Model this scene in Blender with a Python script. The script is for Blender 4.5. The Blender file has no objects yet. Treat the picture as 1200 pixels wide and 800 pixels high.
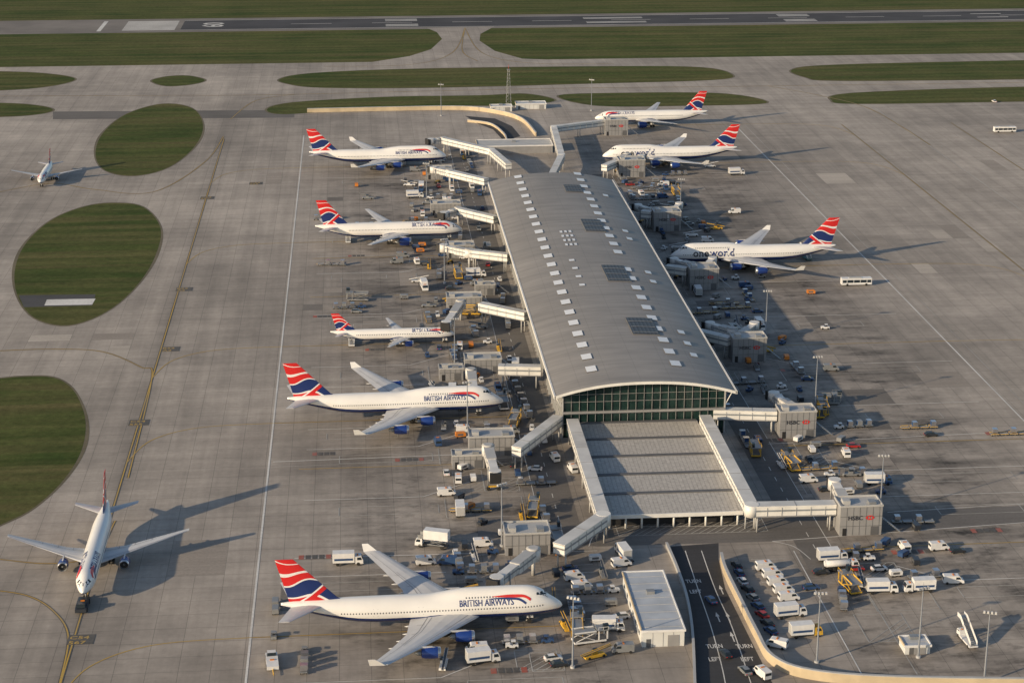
import bpy, math, random
from mathutils import Vector, Matrix
random.seed(7)
scn = bpy.context.scene
# ------------------------------------------------------------------ camera (calibrated)
H=209.0; F=2200.0; TH=math.radians(18.07); PS=math.radians(4.77)
def G(u,v,z=0.0):
    """survey: ground/height-plane position (metres) of a feature measured on the photograph"""
    r=u-600; w=v-400
    D=F*math.sin(TH)+w*math.cos(TH); A=F*math.cos(TH)-w*math.sin(TH)
    t=(H-z)/D
    return Vector((A*t*math.sin(PS)+r*t*math.cos(PS), A*t*math.cos(PS)-r*t*math.sin(PS), z))
cd=bpy.data.cameras.new("camera"); cam=bpy.data.objects.new("camera",cd); scn.collection.objects.link(cam)
cam.location=(0,0,H); cam.rotation_euler=(math.pi/2-TH,0,-PS)
cd.sensor_width=36; cd.lens=66; cd.clip_start=1; cd.clip_end=30000
scn.camera=cam
# ------------------------------------------------------------------ light
SUN_EL=math.radians(17); LX,LY=0.88,0.475
L=Vector((LX*math.cos(SUN_EL),LY*math.cos(SUN_EL),-math.sin(SUN_EL)))
sd=bpy.data.lights.new("sun",'SUN'); sd.energy=5.0; sd.angle=math.radians(0.6); sd.color=(1,0.79,0.53)
so=bpy.data.objects.new("sun",sd); scn.collection.objects.link(so)
so.rotation_euler=L.to_track_quat('-Z','Y').to_euler(); so.location=(-300,-200,400)
w=bpy.data.worlds.new("World"); scn.world=w; w.use_nodes=True
wn=w.node_tree; bg=wn.nodes['Background']; sk=wn.nodes.new('ShaderNodeTexSky'); sk.sky_type='NISHITA'
sk.sun_disc=False; sk.sun_elevation=SUN_EL; sk.sun_rotation=math.atan2(-LX,-LY)
wn.links.new(sk.outputs[0],bg.inputs[0]); bg.inputs[1].default_value=0.13
scn.view_settings.view_transform='Standard'; scn.view_settings.look='None'; scn.view_settings.exposure=0
# ------------------------------------------------------------------ materials
M={}
class S:
    def __init__(s,name):
        s.mat=bpy.data.materials.new(name); s.mat.use_nodes=True; s.nt=s.mat.node_tree
        s.b=s.nt.nodes['Principled BSDF']; M[name]=s.mat
    def lk(s,inp,v):
        if isinstance(v,(int,float)): inp.default_value=v
        elif isinstance(v,tuple): inp.default_value=(v+(1,))[:4] if len(inp.default_value)==4 else v
        else: s.nt.links.new(v,inp)
    def m(s,op,a,b=None,c=None):
        n=s.nt.nodes.new('ShaderNodeMath'); n.operation=op
        for i,x in enumerate((a,b,c)):
            if x is not None: s.lk(n.inputs[i],x)
        return n.outputs[0]
    def pos(s): return s.nt.nodes.new('ShaderNodeNewGeometry').outputs['Position']
    def obj(s): return s.nt.nodes.new('ShaderNodeTexCoord').outputs['Object']
    def sep(s,v):
        n=s.nt.nodes.new('ShaderNodeSeparateXYZ'); s.lk(n.inputs[0],v); return n.outputs
    def map(s,v,sc,rot=0):
        n=s.nt.nodes.new('ShaderNodeMapping'); s.lk(n.inputs[0],v); n.inputs['Scale'].default_value=sc
        n.inputs['Rotation'].default_value=(0,0,rot); return n.outputs[0]
    def noise(s,v,scale,detail=3,rough=.55):
        n=s.nt.nodes.new('ShaderNodeTexNoise'); s.lk(n.inputs['Vector'],v); n.inputs['Scale'].default_value=scale
        n.inputs['Detail'].default_value=detail; n.inputs['Roughness'].default_value=rough; return n.outputs[0]
    def rng(s,v,a,b,c,d):
        n=s.nt.nodes.new('ShaderNodeMapRange'); s.lk(n.inputs[0],v)
        for i,x in enumerate((a,b,c,d)): n.inputs[i+1].default_value=x
        return n.outputs[0]
    def mix(s,f,a,b,mode='MIX'):
        n=s.nt.nodes.new('ShaderNodeMix'); n.data_type='RGBA'; n.blend_type=mode
        s.lk(n.inputs[0],f); s.lk(n.inputs[6],a); s.lk(n.inputs[7],b); return n.outputs[2]
    def scale(s,c,f):
        n=s.nt.nodes.new('ShaderNodeVectorMath'); n.operation='SCALE'; s.lk(n.inputs[0],c if not isinstance(c,tuple) else c[:3]); s.lk(n.inputs[3],f); return n.outputs[0]
    def out(s,c,rough=.8,metal=0,spec=None,coat=None):
        s.lk(s.b.inputs['Base Color'],c); s.lk(s.b.inputs['Roughness'],rough); s.b.inputs['Metallic'].default_value=metal
        if spec is not None: s.b.inputs['Specular IOR Level'].default_value=spec
        if coat: s.b.inputs['Coat Weight'].default_value=coat
        return s.mat
def simple(name,col,rough=.6,metal=0,var=.12,sc=.5,spec=None,coat=None):
    s=S(name); n=s.noise(s.obj(),sc,4); f=s.rng(n,.3,.7,1-var,1+var)
    return s.out(s.scale(col,f),rough,metal,spec,coat)
simple('white_paint',(.79,.78,.76),.3,0,.03,.2,coat=.3)
simple('fleet_white',(.70,.70,.70),.4,0,.08,.6)
simple('wing_grey',(.5,.51,.53),.4,0,.08,.25)
simple('wing_line',(.2,.21,.23),.6)
simple('navy',(.012,.028,.12),.25,0,.1,coat=.4)
simple('engine_blue',(.015,.045,.22),.25,0,.1,coat=.4)
simple('silver',(.6,.6,.62),.28,.9)
simple('dark',(.02,.02,.022),.6)
simple('tyre',(.018,.018,.018),.85)
simple('glass',(.02,.03,.04),.08)
simple('win',(.09,.1,.12),.2)
simple('walk_glass',(.24,.26,.28),.5)
simple('red',(.62,.035,.03),.35)
simple('black_txt',(.02,.02,.03),.5)
simple('navy_txt',(.02,.04,.16),.5)
simple('grey_clad',(.27,.27,.275),.5,.0,.08,.3)
simple('grey_dark',(.11,.112,.118),.6,0,.1,.3)
simple('grey_light',(.42,.42,.415),.5,0,.08,.3)
simple('walk_white',(.72,.71,.68),.45,0,.1,.25)
simple('walk_roof',(.55,.55,.54),.5,0,.18,.12)
simple('bridge_white',(.64,.63,.61),.45,0,.12,.3)
simple('yellow',(.62,.37,.04),.5,0,.2,1)
simple('orange',(.6,.2,.03),.5)
simple('blue_v',(.03,.07,.17),.35,0,.1)
simple('teal_v',(.04,.14,.15),.4,0,.1)
simple('car_dark',(.03,.035,.045),.3,0,.1)
simple('car_red',(.35,.03,.03),.3)
simple('steel',(.30,.31,.32),.45,.4)
simple('tan_wall',(.50,.41,.28),.85,0,.15,.15)
simple('shed_roof',(.42,.45,.49),.45,0,.14,.2)
simple('shed_wall',(.62,.63,.62),.6,0,.06,.2)
simple('lamp',(.6,.6,.62),.3)
def paint(name,col,wear=.45):
    s=S(name); p=s.pos(); n=s.noise(p,.9,5,.7); n2=s.noise(p,.05,2)
    f=s.rng(s.m('MULTIPLY',n,n2),.12,.35,0,1)
    s.out(s.mix(s.m('MULTIPLY',s.m('SUBTRACT',1,f),wear),col,(.2,.195,.185)),.7)
paint('mark_white',(.70,.69,.66)); paint('mark_faint',(.45,.44,.41),.7); paint('mark_yellow',(.50,.32,.05),.45)
paint('mark_black',(.07,.065,.06),.4); paint('mark_redline',(.35,.08,.05),.6)
# concrete apron
s=S('concrete'); p=s.pos()
bk=s.nt.nodes.new('ShaderNodeTexBrick'); s.lk(bk.inputs['Vector'],p); bk.offset=0; bk.squash=1
bk.inputs['Scale'].default_value=1; bk.inputs['Brick Width'].default_value=7.5; bk.inputs['Row Height'].default_value=7.5
bk.inputs['Mortar Size'].default_value=.07
bk.inputs['Color1'].default_value=(.395,.353,.310,1); bk.inputs['Color2'].default_value=(.365,.327,.288,1); bk.inputs['Mortar'].default_value=(.22,.2,.178,1)
X,Y,Z=s.sep(p)
big=s.rng(s.noise(p,.008,6,.66),.33,.67,.66,1.14)  # broad random concrete tone, contrast raised to stand in for shadow bands
strk=s.rng(s.noise(s.map(p,(.16,.006,1)),1,5,.65),.3,.7,.82,1.12)
strk2=s.rng(s.noise(s.map(p,(.010,.22,1)),1,4,.6),.3,.7,.88,1.08)
fine=s.rng(s.noise(p,.5,7,.75),.3,.7,.90,1.10)
med=s.rng(s.noise(p,.045,6,.7),.35,.65,.88,1.08)
f=s.m('MULTIPLY',s.m('MULTIPLY',s.m('MULTIPLY',big,med),strk),s.m('MULTIPLY',strk2,fine))
tx=s.m('ABSOLUTE',s.m('ADD',X,71.5)); f=s.m('MULTIPLY',f,s.rng(tx,0,7,.84,1))
m1=s.m('MULTIPLY',s.rng(X,-24,10,0,1),s.rng(X,55,62,1,0)); m2=s.m('MULTIPLY',s.rng(X,110,118,0,1),s.rng(X,175,204,1,0))
mk=s.m('MULTIPLY',s.m('ADD',m1,m2),s.m('MULTIPLY',s.rng(Y,340,380,.0,1),s.rng(Y,960,1010,1,0)))
st=s.rng(s.noise(s.map(p,(.018,.06,1)),1,7,.68),.46,.62,0,1)
st2=s.rng(s.noise(s.map(p,(.10,.17,1)),1,7,.72),.5,.64,0,1)
stain=s.m('MULTIPLY',mk,s.m('ADD',s.m('MULTIPLY',st,.50),s.m('MULTIPLY',st2,.42)))
f=s.m('MULTIPLY',f,s.m('SUBTRACT',1,stain))
f=s.m('MULTIPLY',f,s.m('SUBTRACT',1,s.m('MULTIPLY',mk,.14)))
f=s.m('MULTIPLY',f,1.05)
s.out(s.scale(bk.outputs[0],f),.75,0,.3)
def asphalt(name,c,v=.2):
    s=S(name); p=s.pos(); a=s.rng(s.noise(p,.03,4),.3,.7,1-v,1+v); b=s.rng(s.noise(s.map(p,(.01,.4,1)),1,4),.3,.7,.88,1.1)
    s.out(s.scale(c,s.m('MULTIPLY',s.m('MULTIPLY',a,b),s.rng(s.noise(p,1.2,4),.3,.7,.9,1.1))),.8,0,.3)
asphalt('asphalt',(.085,.083,.085)); asphalt('asphalt_old',(.145,.135,.126)); asphalt('runway',(.06,.058,.062),.25)
asphalt('runway_edge',(.2,.182,.165)); asphalt('asphalt_new',(.05,.05,.053)); asphalt('island_edge',(.14,.12,.08))
s=S('grass'); p=s.pos()
n=s.noise(p,.02,7,.7); n2=s.noise(p,.35,8,.82); n3=s.noise(s.map(p,(.006,.08,1)),1,5,.65)
X,Y,Z=s.sep(p)
mow=s.rng(s.m('SINE',s.m('MULTIPLY',Y,.55)),-.4,.4,.93,1.07)
c=s.mix(s.rng(n,.35,.65,0,1),(.040,.064,.016),(.082,.098,.030))
c=s.mix(s.rng(n3,.42,.68,0,.8),c,(.135,.115,.052))
s.out(s.scale(c,s.m('MULTIPLY',mow,s.rng(n2,.25,.75,.5,1.5))),.95,0,.1)
# roof metal
s=S('roof_metal'); p=s.obj(); X,Y,Z=s.sep(p)
seam=s.m('LESS_THAN',s.m('FRACT',s.m('DIVIDE',Y,2.0)),.13)
big=s.m('LESS_THAN',s.m('FRACT',s.m('DIVIDE',Y,18.0)),.025)
lng=s.m('LESS_THAN',s.m('FRACT',s.m('DIVIDE',X,9.4)),.025)
n=s.rng(s.noise(s.map(p,(.05,.3,.05)),1,5),.3,.7,.84,1.1); n2=s.rng(s.noise(p,.02,5,.65),.3,.7,.82,1.12)
f=s.m('MULTIPLY',s.m('MULTIPLY',n,n2),s.m('SUBTRACT',1,s.m('ADD',s.m('MULTIPLY',seam,.14),s.m('MULTIPLY',s.m('MAXIMUM',big,lng),.12))))
s.out(s.scale((.275,.262,.250),f),.55,.0,.35)
s=S('podium_roof'); p=s.pos(); X,Y,Z=s.sep(p)
seam=s.m('LESS_THAN',s.m('FRACT',s.m('DIVIDE',X,1.2)),.2)
n=s.rng(s.noise(p,.9,6,.8),.35,.65,.7,1.12)
s.out(s.scale((.46,.44,.41),s.m('MULTIPLY',n,s.m('SUBTRACT',1,s.m('MULTIPLY',seam,.22)))),.7)
s=S('facade_glass'); p=s.obj(); n=s.noise(s.map(p,(.4,1,.33)),1,2)
s.out(s.mix(s.rng(n,.35,.65,0,1),(.008,.022,.021),(.018,.042,.038)),.18,0,.4)
s=S('skylight'); s.out((.74,.76,.79),.3)
s=S('louvre'); p=s.obj(); X,Y,Z=s.sep(p)
s.out(s.scale((.06,.07,.085),s.rng(s.m('FRACT',s.m('DIVIDE',X,1.3)),0,1,.5,1.6)),.5,.3)
# tail flag
def fin_mat(name,zb,zt,xr,L):
    s=S(name); X,Y,Z=s.sep(s.obj())
    h=s.m('DIVIDE',s.m('SUBTRACT',Z,zb),zt-zb)
    a=s.m('DIVIDE',s.m('ADD',X,L),xr)
    wv=s.m('ADD',s.m('MULTIPLY',s.m('SINE',s.m('ADD',s.m('MULTIPLY',a,7.5),.6)),.085),s.m('MULTIPLY',s.m('SINE',s.m('ADD',s.m('MULTIPLY',a,4),s.m('MULTIPLY',h,5))),.07))
    t=s.m('ADD',s.m('ADD',h,wv),s.m('MULTIPLY',a,.30))
    r=s.nt.nodes.new('ShaderNodeValToRGB'); r.color_ramp.interpolation='CONSTANT'; s.lk(r.inputs[0],s.m('MULTIPLY',t,.75))
    W=(.75,.75,.75,1);R=(.6,.02,.02,1);B=(.012,.03,.14,1)
    st=[(0,W),(.035,R),(.14,W),(.17,B),(.36,W),(.385,R),(.50,W),(.54,R),(.70,W),(.72,R)]
    el=r.color_ramp.elements
    el[0].position=0; el[0].color=W; el[1].position=st[1][0]; el[1].color=st[1][1]
    for q,c in st[2:]:
        e=el.new(q); e.color=c
    d=s.m('SUBTRACT',s.m('ADD',h,s.m('MULTIPLY',s.m('SINE',s.m('MULTIPLY',a,5)),.10)),s.m('MULTIPLY',a,.75))
    w1=s.m('MULTIPLY',s.m('GREATER_THAN',d,-.27),s.m('LESS_THAN',d,-.22))
    w2=s.m('MULTIPLY',s.m('GREATER_THAN',d,-.40),s.m('LESS_THAN',d,-.27))
    lowh=s.m('LESS_THAN',h,.62)
    c=s.mix(s.m('MULTIPLY',w1,lowh),r.outputs[0],(.75,.75,.75,1)); c=s.mix(s.m('MULTIPLY',w2,lowh),c,(.6,.02,.02,1))
    s.out(c,.35,0,None,.3)
# ------------------------------------------------------------------ mesh builder
class MB:
    def __init__(s): s.v=[];s.f=[];s.m=[];s.sm=[];s.sl=[];s.T=Matrix.Identity(4)
    def slot(s,m):
        if m not in s.sl: s.sl.append(m)
        return s.sl.index(m)
    def add(s,vs,fs,m,smooth=False):
        o=len(s.v); s.v+= [tuple(s.T@Vector(v)) for v in vs]; k=s.slot(m)
        for f in fs: s.f.append([i+o for i in f]); s.m.append(k); s.sm.append(smooth)
    def box(s,x0,x1,y0,y1,z0,z1,m,top=None):
        vs=[(x0,y0,z0),(x1,y0,z0),(x1,y1,z0),(x0,y1,z0),(x0,y0,z1),(x1,y0,z1),(x1,y1,z1),(x0,y1,z1)]
        s.add(vs,[(0,3,2,1),(0,1,5,4),(1,2,6,5),(2,3,7,6),(3,0,4,7)],m); s.add(vs,[(4,5,6,7)],top or m)
    def frust(s,b,t,m,top=None):
        (x0,x1,y0,y1,z0),(a0,a1,b0,b1,z1)=b,t
        vs=[(x0,y0,z0),(x1,y0,z0),(x1,y1,z0),(x0,y1,z0),(a0,b0,z1),(a1,b0,z1),(a1,b1,z1),(a0,b1,z1)]
        s.add(vs,[(0,1,5,4),(1,2,6,5),(2,3,7,6),(3,0,4,7)],m); s.add(vs,[(4,5,6,7),(0,3,2,1)],top or m)
    def beam(s,p,q,wd,ht,m,z0=0,top=None):
        p=Vector(p);q=Vector(q);d=(q-p); n=Vector((-d.y,d.x,0)).normalized()*wd/2
        u=Vector((0,0,ht)); a=Vector((0,0,z0))
        vs=[p-n+a,q-n+a,q+n+a,p+n+a,p-n+a+u,q-n+a+u,q+n+a+u,p+n+a+u]
        s.add(vs,[(0,3,2,1),(0,1,5,4),(1,2,6,5),(2,3,7,6),(3,0,4,7)],m); s.add(vs,[(4,5,6,7)],top or m)
    def prism(s,prof,y0,y1,m):
        n=len(prof); vs=[(x,y0,z) for x,z in prof]+[(x,y1,z) for x,z in prof]
        s.add(vs,[list(range(n)),list(range(2*n-1,n-1,-1))]+[(i,(i+1)%n,(i+1)%n+n,i+n) for i in range(n)],m)
    def loft(s,rings,m,caps=True,smooth=True,closed=True,mf=None):
        n=len(rings[0]); vs=[p for r in rings for p in r]; g={}
        for i in range(len(rings)-1):
            for j in range(n if closed else n-1):
                k=(j+1)%n; mm=mf(i,j) if mf else m
                g.setdefault(mm,[]).append((i*n+j,i*n+k,(i+1)*n+k,(i+1)*n+j))
        o=len(s.v); s.v+=[tuple(s.T@Vector(v)) for v in vs]
        for mm,fs in g.items():
            k=s.slot(mm)
            for f in fs: s.f.append([i+o for i in f]); s.m.append(k); s.sm.append(smooth)
        if caps:
            k=s.slot(m)
            for r in (0,len(rings)-1): s.f.append([o+r*n+j for j in range(n)]); s.m.append(k); s.sm.append(False)
    def cyl(s,p,q,r0,r1,m,n=10,smooth=True):
        p=Vector(p);q=Vector(q); d=(q-p).normalized(); a=d.orthogonal().normalized(); b=d.cross(a)
        R=[[c+ (a*math.cos(t)+b*math.sin(t))*r for t in [2*math.pi*i/n for i in range(n)]] for c,r in((p,r0),(q,r1))]
        s.loft(R,m,True,smooth)
    def wheel(s,x,y,z,r,w=.25): s.cyl((x,y-w/2,z),(x,y+w/2,z),r,r,'tyre',10,False)
    def mesh(s,name):
        me=bpy.data.meshes.new(name); me.from_pydata(s.v,[],s.f)
        for k in s.sl: me.materials.append(M[k])
        me.polygons.foreach_set('material_index',s.m); me.polygons.foreach_set('use_smooth',s.sm); me.update()
        return me
    def obj(s,name,parent=None,fix=True):
        me=s.mesh(name)
        if fix:
            import bmesh
            bm=bmesh.new(); bm.from_mesh(me); bmesh.ops.recalc_face_normals(bm,faces=bm.faces); bm.to_mesh(me); bm.free()
        o=bpy.data.objects.new(name,me); scn.collection.objects.link(o)
        if parent: o.parent=parent
        return o
def inst(name,me,loc,rz):
    o=bpy.data.objects.new(name,me); scn.collection.objects.link(o); o.location=loc; o.rotation_euler=(0,0,rz); return o
def empty(name):
    o=bpy.data.objects.new(name,None); scn.collection.objects.link(o); return o
_tx={}
def text2d(t,size=1,bold=True):
    if t not in _tx:
        c=bpy.data.curves.new('t','FONT'); c.body=t; c.size=1; c.resolution_u=2; c.offset=.015 if bold else 0
        o=bpy.data.objects.new('t',c); scn.collection.objects.link(o)
        bpy.context.view_layer.update()
        me=o.to_mesh(); vs=[(v.co.x,v.co.y) for v in me.vertices]; fs=[list(p.vertices) for p in me.polygons]
        o.to_mesh_clear(); bpy.data.objects.remove(o); bpy.data.curves.remove(c)
        mx=min(v[0] for v in vs); _tx[t]=([(x-mx,y) for x,y in vs],fs)
    vs,fs=_tx[t]; return [(x*size,y*size) for x,y in vs],fs
def addtext(mb,t,size,o,ex,ey,m,center=False):
    vs,fs=text2d(t,size); o=Vector(o);ex=Vector(ex);ey=Vector(ey)
    W=max(v[0] for v in vs) if center else 0
    mb.add([o+ex*(x-W/2)+ey*y for x,y in vs],fs,m)
# ------------------------------------------------------------------ ground sheets
def sheet(name,pts,z,m):
    mb=MB(); mb.add([(p[0],p[1],z) for p in pts],[list(range(len(pts)))],m)
    o=mb.obj(name,fix=False)
    me=o.data
    if me.polygons[0].normal.z<0: me.flip_normals()
    return o
def smoothpoly(pts,n=5):
    out=[];k=len(pts)
    for i in range(k):
        p0,p1,p2,p3=[pts[(i+j-1)%k] for j in range(4)]
        for q in range(n):
            t=q/n
            out.append(0.5*((2*p1)+(p2-p0)*t+(2*p0-5*p1+4*p2-p3)*t*t+(3*p1-p0-3*p2+p3)*t**3))
    return out
def P(l,z=0): return [G(u,v,z) for u,v in l]
sheet('ground',[(-9000,-3000),(9000,-3000),(9000,12000),(-9000,12000)],-.03,'grass')
sheet('apron_pavement',[(-1500,100),(1900,100),(1900,G(600,72).y+5),(-1500,G(600,72).y+5)],0,'concrete')
def island(pts,sm=True):
    q=P(pts); q=smoothpoly(q) if sm else q
    c=sum(q,Vector())/len(q)
    sheet('island_edge',[c+(p-c)*(1+1.3/max(8,(p-c).length)) for p in q],.022,'island_edge')
    return sheet('grass_island',q,.035,'grass')
island([(190,122),(225,127),(238,147),(228,172),(198,196),(158,206),(124,200),(112,182),(120,157),(148,134)])
island([(135,238),(168,243),(188,267),(182,300),(160,335),(125,365),(80,381),(40,372),(20,345),(18,313),(32,283),(62,257),(100,242)])
island([(45,441),(80,451),(98,482),(99,515),(85,548),(55,582),(15,608),(-60,630),(-110,580),(-90,510),(-30,452)])
island([(-120,84),(0,84),(60,87),(88,93),(60,101),(0,106),(-120,108)])
island([(-120,121),(0,121),(45,124),(62,129),(45,134),(0,137),(-120,139)])
island([(178,95),(195,90),(220,89),(240,94),(225,99),(195,101)])
island([(328,93),(365,86),(480,81),(700,78),(820,79),(858,88),(835,94),(700,98),(500,103),(380,103),(340,99)])
island([(313,128),(345,120),(450,114),(560,112),(615,110),(650,118),(600,124),(520,124),(430,127),(335,134)])
island([(655,112),(740,109),(850,110),(898,121),(800,124),(700,124)])
island([(928,82),(980,76),(1200,71),(1450,66),(1450,88),(1200,93),(985,95),(945,91)])
island([(975,118),(1000,109),(1200,102),(1450,98),(1450,114),(1200,119),(1010,122)])
yt=G(600,72).y+5
lk=P([(480,66),(505,58),(518,46),(512,38),(500,33),(580,31),(563,40),(562,48),(580,60),(612,69)])
lk=[Vector((p.x,p.y,0)) for p in lk]; lk=[Vector((lk[0].x-30,yt-4,0))]+lk+[Vector((lk[-1].x+30,yt-4,0))]
sheet('taxiway_link',lk,.01,'concrete')
ry0=G(600,33.0).y; ry1=G(600,17.5).y
ya=G(600,31).y; yb=G(600,19.5).y
sheet('runway_shoulder',[(-1500,ry0),(2000,ry0),(2000,ry1),(-1500,ry1)],0.0,'runway_edge')
xr=G(215,28).x
sheet('runway',[(xr,ya),(2000,ya),(2000,yb),(xr,yb)],.02,'runway')
mk=MB()
def rect(mb,x0,x1,y0,y1,m,z=.05): mb.add([(x0,y0,z),(x1,y0,z),(x1,y1,z),(x0,y1,z)],[(0,1,2,3)],m)
yc=(ya+yb)/2; hw=(yb-ya)/2
for i in range(12):
    yy=yc-hw*.85+i*hw*1.7/11
    rect(mk,xr-42,xr-4,yy-1.2,yy+1.2,'mark_white')
rect(mk,xr-60,xr-57,yc-hw,yc+hw,'mark_white')
x=xr+80
while x<1900:
    rect(mk,x,x+30,yc-.45,yc+.45,'mark_white'); x+=60
for k,(a) in enumerate([150,300,450,600,750,900]):
    for sg in (-1,1):
        for j in range(3 if k in(0,2) else (1 if k!=1 else 2)):
            yy=yc+sg*(hw*.35+j*4); rect(mk,xr+a,xr+a+ (45 if k==1 else 24),yy-.9,yy+.9,'mark_white')
rect(mk,xr,2000,ya+1,ya+2,'mark_white'); rect(mk,xr,2000,yb-2,yb-1,'mark_white')
addtext(mk,"60",22,(xr+30,yc-10,.055),(0,1,0),(-1,0,0),'mark_white')
mk.obj('runway_marking',fix=False)
sheet('taxiway_asphalt_strip',P([(62,131),(345,129),(345,138),(62,140)]),.015,'asphalt_old')
sheet('island_concrete_pad',P([(22,346),(112,345),(108,358),(28,360)]),.045,'asphalt')
sheet('island_white_pad',P([(55,351),(112,350),(108,357),(52,358)]),.055,'mark_white')
sheet('service_road',[(47.5,470),(58.5,470),(58.5,980),(47.5,980)],.014,'asphalt_old')
sheet('service_road',[(114.8,440),(124,440),(124,900),(114.8,900)],.014,'asphalt_old')
sheet('service_road',P([(560,606),(716,612),(870,608),(1200,592),(1400,584),(1400,602),(1200,612),(905,634),(700,640),(560,628)]),.019,'asphalt_old')
ramp_l=[(786,640),(795,668),(806,700),(813,740),(816,800),(818,880)]; ramp_r=[(940,880),(905,800),(886,762),(866,722),(850,690),(842,655),(842,636)]
sheet('ramp_road',P(ramp_l+ramp_r),.025,'asphalt_new')
# replaced slabs (each cell used once)
asphalt('slab_dark',(.29,.258,.226),.12); asphalt('slab_light',(.42,.378,.33),.1); asphalt('slab_tar',(.17,.155,.14),.25)
mb=MB(); used=set()
isl=((G(175,165),78),(G(105,310),84),(G(20,520),78),(G(330,128),40))
for tries in range(110):
    side=random.random()
    cx=int((random.uniform(-200,-36) if side<.35 else random.uniform(-26,40) if side<.55 else random.uniform(128,200) if side<.75 else random.uniform(216,340))//7.5); cy=int(random.uniform(372,985)//7.5)
    nx=random.choice([1,1,1,2]);ny=random.choice([1,1,2,3])
    cells=[(cx+i,cy+j) for i in range(nx) for j in range(ny)]
    if any(c in used for c in cells): continue
    X0,Y0=cx*7.5,cy*7.5
    if any((Vector((X0+3.7,Y0+ny*3.7,0))-c_).length<r_+ny*3 for c_,r_ in isl): continue
    if X0<-29 and X0+nx*7.5>-29: continue
    used.update(cells)
    m_=random.choice(['slab_light','slab_dark']) if side<.35 else random.choice(['slab_dark','slab_tar']) if side<.75 else random.choice(['slab_dark','slab_light'])
    rect(mb,X0+.1,X0+nx*7.5-.1,Y0+.1,Y0+ny*7.5-.1,m_,.006)
mb.obj('repaired_pavement_slabs',fix=False)
# ------------------------------------------------------------------ markings
mk=MB(); zc_=[0]
def line(pts,wd,m,z=.05):
    zc_[0]=(zc_[0]+1)%7; z=z+zc_[0]*.0008
    for a,b in zip(pts[:-1],pts[1:]):
        a=Vector((a[0],a[1],z));b=Vector((b[0],b[1],z));d=b-a
        if d.length<1e-3: continue
        n=Vector((-d.y,d.x,0)).normalized()*wd/2; mk.add([a-n,b-n,b+n,a+n],[(0,1,2,3)],m)
def dash(a,b,on,off,wd,m):
    a=Vector(a);b=Vector(b);d=(b-a);Lg=d.length;d.normalize();t=0
    while t<Lg:
        line([a+d*t,a+d*min(t+on,Lg)],wd,m); t+=on+off
def arc(pts,wd,m,z=.05):
    q=[Vector((p[0],p[1],0)) for p in pts]; out=[]
    for i in range(len(q)-1):
        p0=q[max(i-1,0)];p1=q[i];p2=q[i+1];p3=q[min(i+2,len(q)-1)]
        for k in range(8):
            t=k/8; out.append(0.5*((2*p1)+(p2-p0)*t+(2*p0-5*p1+4*p2-p3)*t*t+(3*p1-p0-3*p2+p3)*t**3))
    out.append(q[-1]); line(out,wd,m,z)
line([(-29,300),(-29,1005)],.55,'mark_white')
line([(208.6,420),(208.6,1015)],.5,'mark_white'); line([(214,420),(214,1015)],.2,'mark_faint')
line([G(1020,123),G(1260,290)],.35,'mark_faint')
line([(-71.5,300),(-71.5,1000)],.9,'mark_black',.042); line([(-71.5,300),(-71.5,1000)],.36,'mark_yellow',.052)
for X0 in (268,330): line([(X0,420),(X0,1010)],.7,'mark_black',.042); line([(X0,420),(X0,1010)],.28,'mark_yellow',.052)
def yl(l):
    arc(P(l),.8,'mark_black',.042); arc(P(l),.36,'mark_yellow',.052)
yl([(0,411),(60,409),(120,412),(165,430),(178,442),(150,560)])
yl([(-20,690),(30,697),(62,715),(80,745),(70,800)])
yl([(0,655),(60,660),(110,650),(135,610)])
yl([(0,225),(60,215),(110,222),(180,225),(240,190),(262,160)])
yl([(-50,113),(200,112),(330,111),(640,104),(900,101),(1250,96)])
yl([(270,140),(300,118),(345,111)])
yl([(900,101),(960,112),(1020,128),(1090,170)])
yl([(545,33),(542,60),(560,72)]); yl([(545,33),(530,62),(480,76),(380,78)]); yl([(545,33),(565,62),(620,74),(720,75)])
for (u,v) in [(163,495),(200,409),(95,749),(243,232),(216,339),(300,215)]:
    c=G(u,v); rect(mk,c.x-3.2,c.x+3.2,c.y-2.6,c.y+2.6,'mark_black',.062)
    addtext(mk,random.choice(["C54","B52","C61"]),2.8,(c.x-2.8,c.y+.3,.07),(1,0,0),(0,.8,0),'mark_yellow')
    addtext(mk,random.choice(["555","567","A2"]),2.8,(c.x-2.8,c.y-2.3,.07),(1,0,0),(0,.8,0),'mark_yellow')
stands_l=[G(523,181,5.5).y,G(542,267,5).y,G(533,390,3.5).y,G(590,469,5.5).y,G(658,709,5.5).y]
extra_l=[G(500,300).y,G(500,345).y,G(500,545).y]
for y in stands_l: 
    line([(-29,y),(46,y)],.5,'mark_black',.042); line([(-29,y),(46,y)],.3,'mark_yellow',.052)
    arc([(-71.5,y-30),(-66,y-12),(-52,y-2),(-29,y)],.32,'mark_yellow',.052)
for y in extra_l: line([(-20,y),(40,y)],.28,'mark_yellow')
stands_r=[G(706,181,5.5).y,G(697,137,5.5).y,G(785,300,5.5).y,G(900,405).y,G(1000,520).y,G(1050,640).y]
for y in stands_r:
    line([(128,y),(208,y)],.5,'mark_black',.042); line([(128,y),(208,y)],.3,'mark_yellow',.052)
    arc([(268,y-34),(261,y-12),(245,y-2),(208,y)],.32,'mark_yellow',.052)
def hatch(x0,x1,y0,y1,m='mark_faint'):
    line([(x0,y0),(x1,y0),(x1,y1),(x0,y1),(x0,y0)],.25,m)
    k=x0
    while k<x1:
        a=(k,y0); L2=min(y1-y0,x1-k); line([a,(k+L2,y0+L2)],.2,m); k+=2.2
def bay(x0,x1,y0,y1,m='mark_faint'): line([(x0,y0),(x1,y0),(x1,y1),(x0,y1),(x0,y0)],.24,m)
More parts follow.
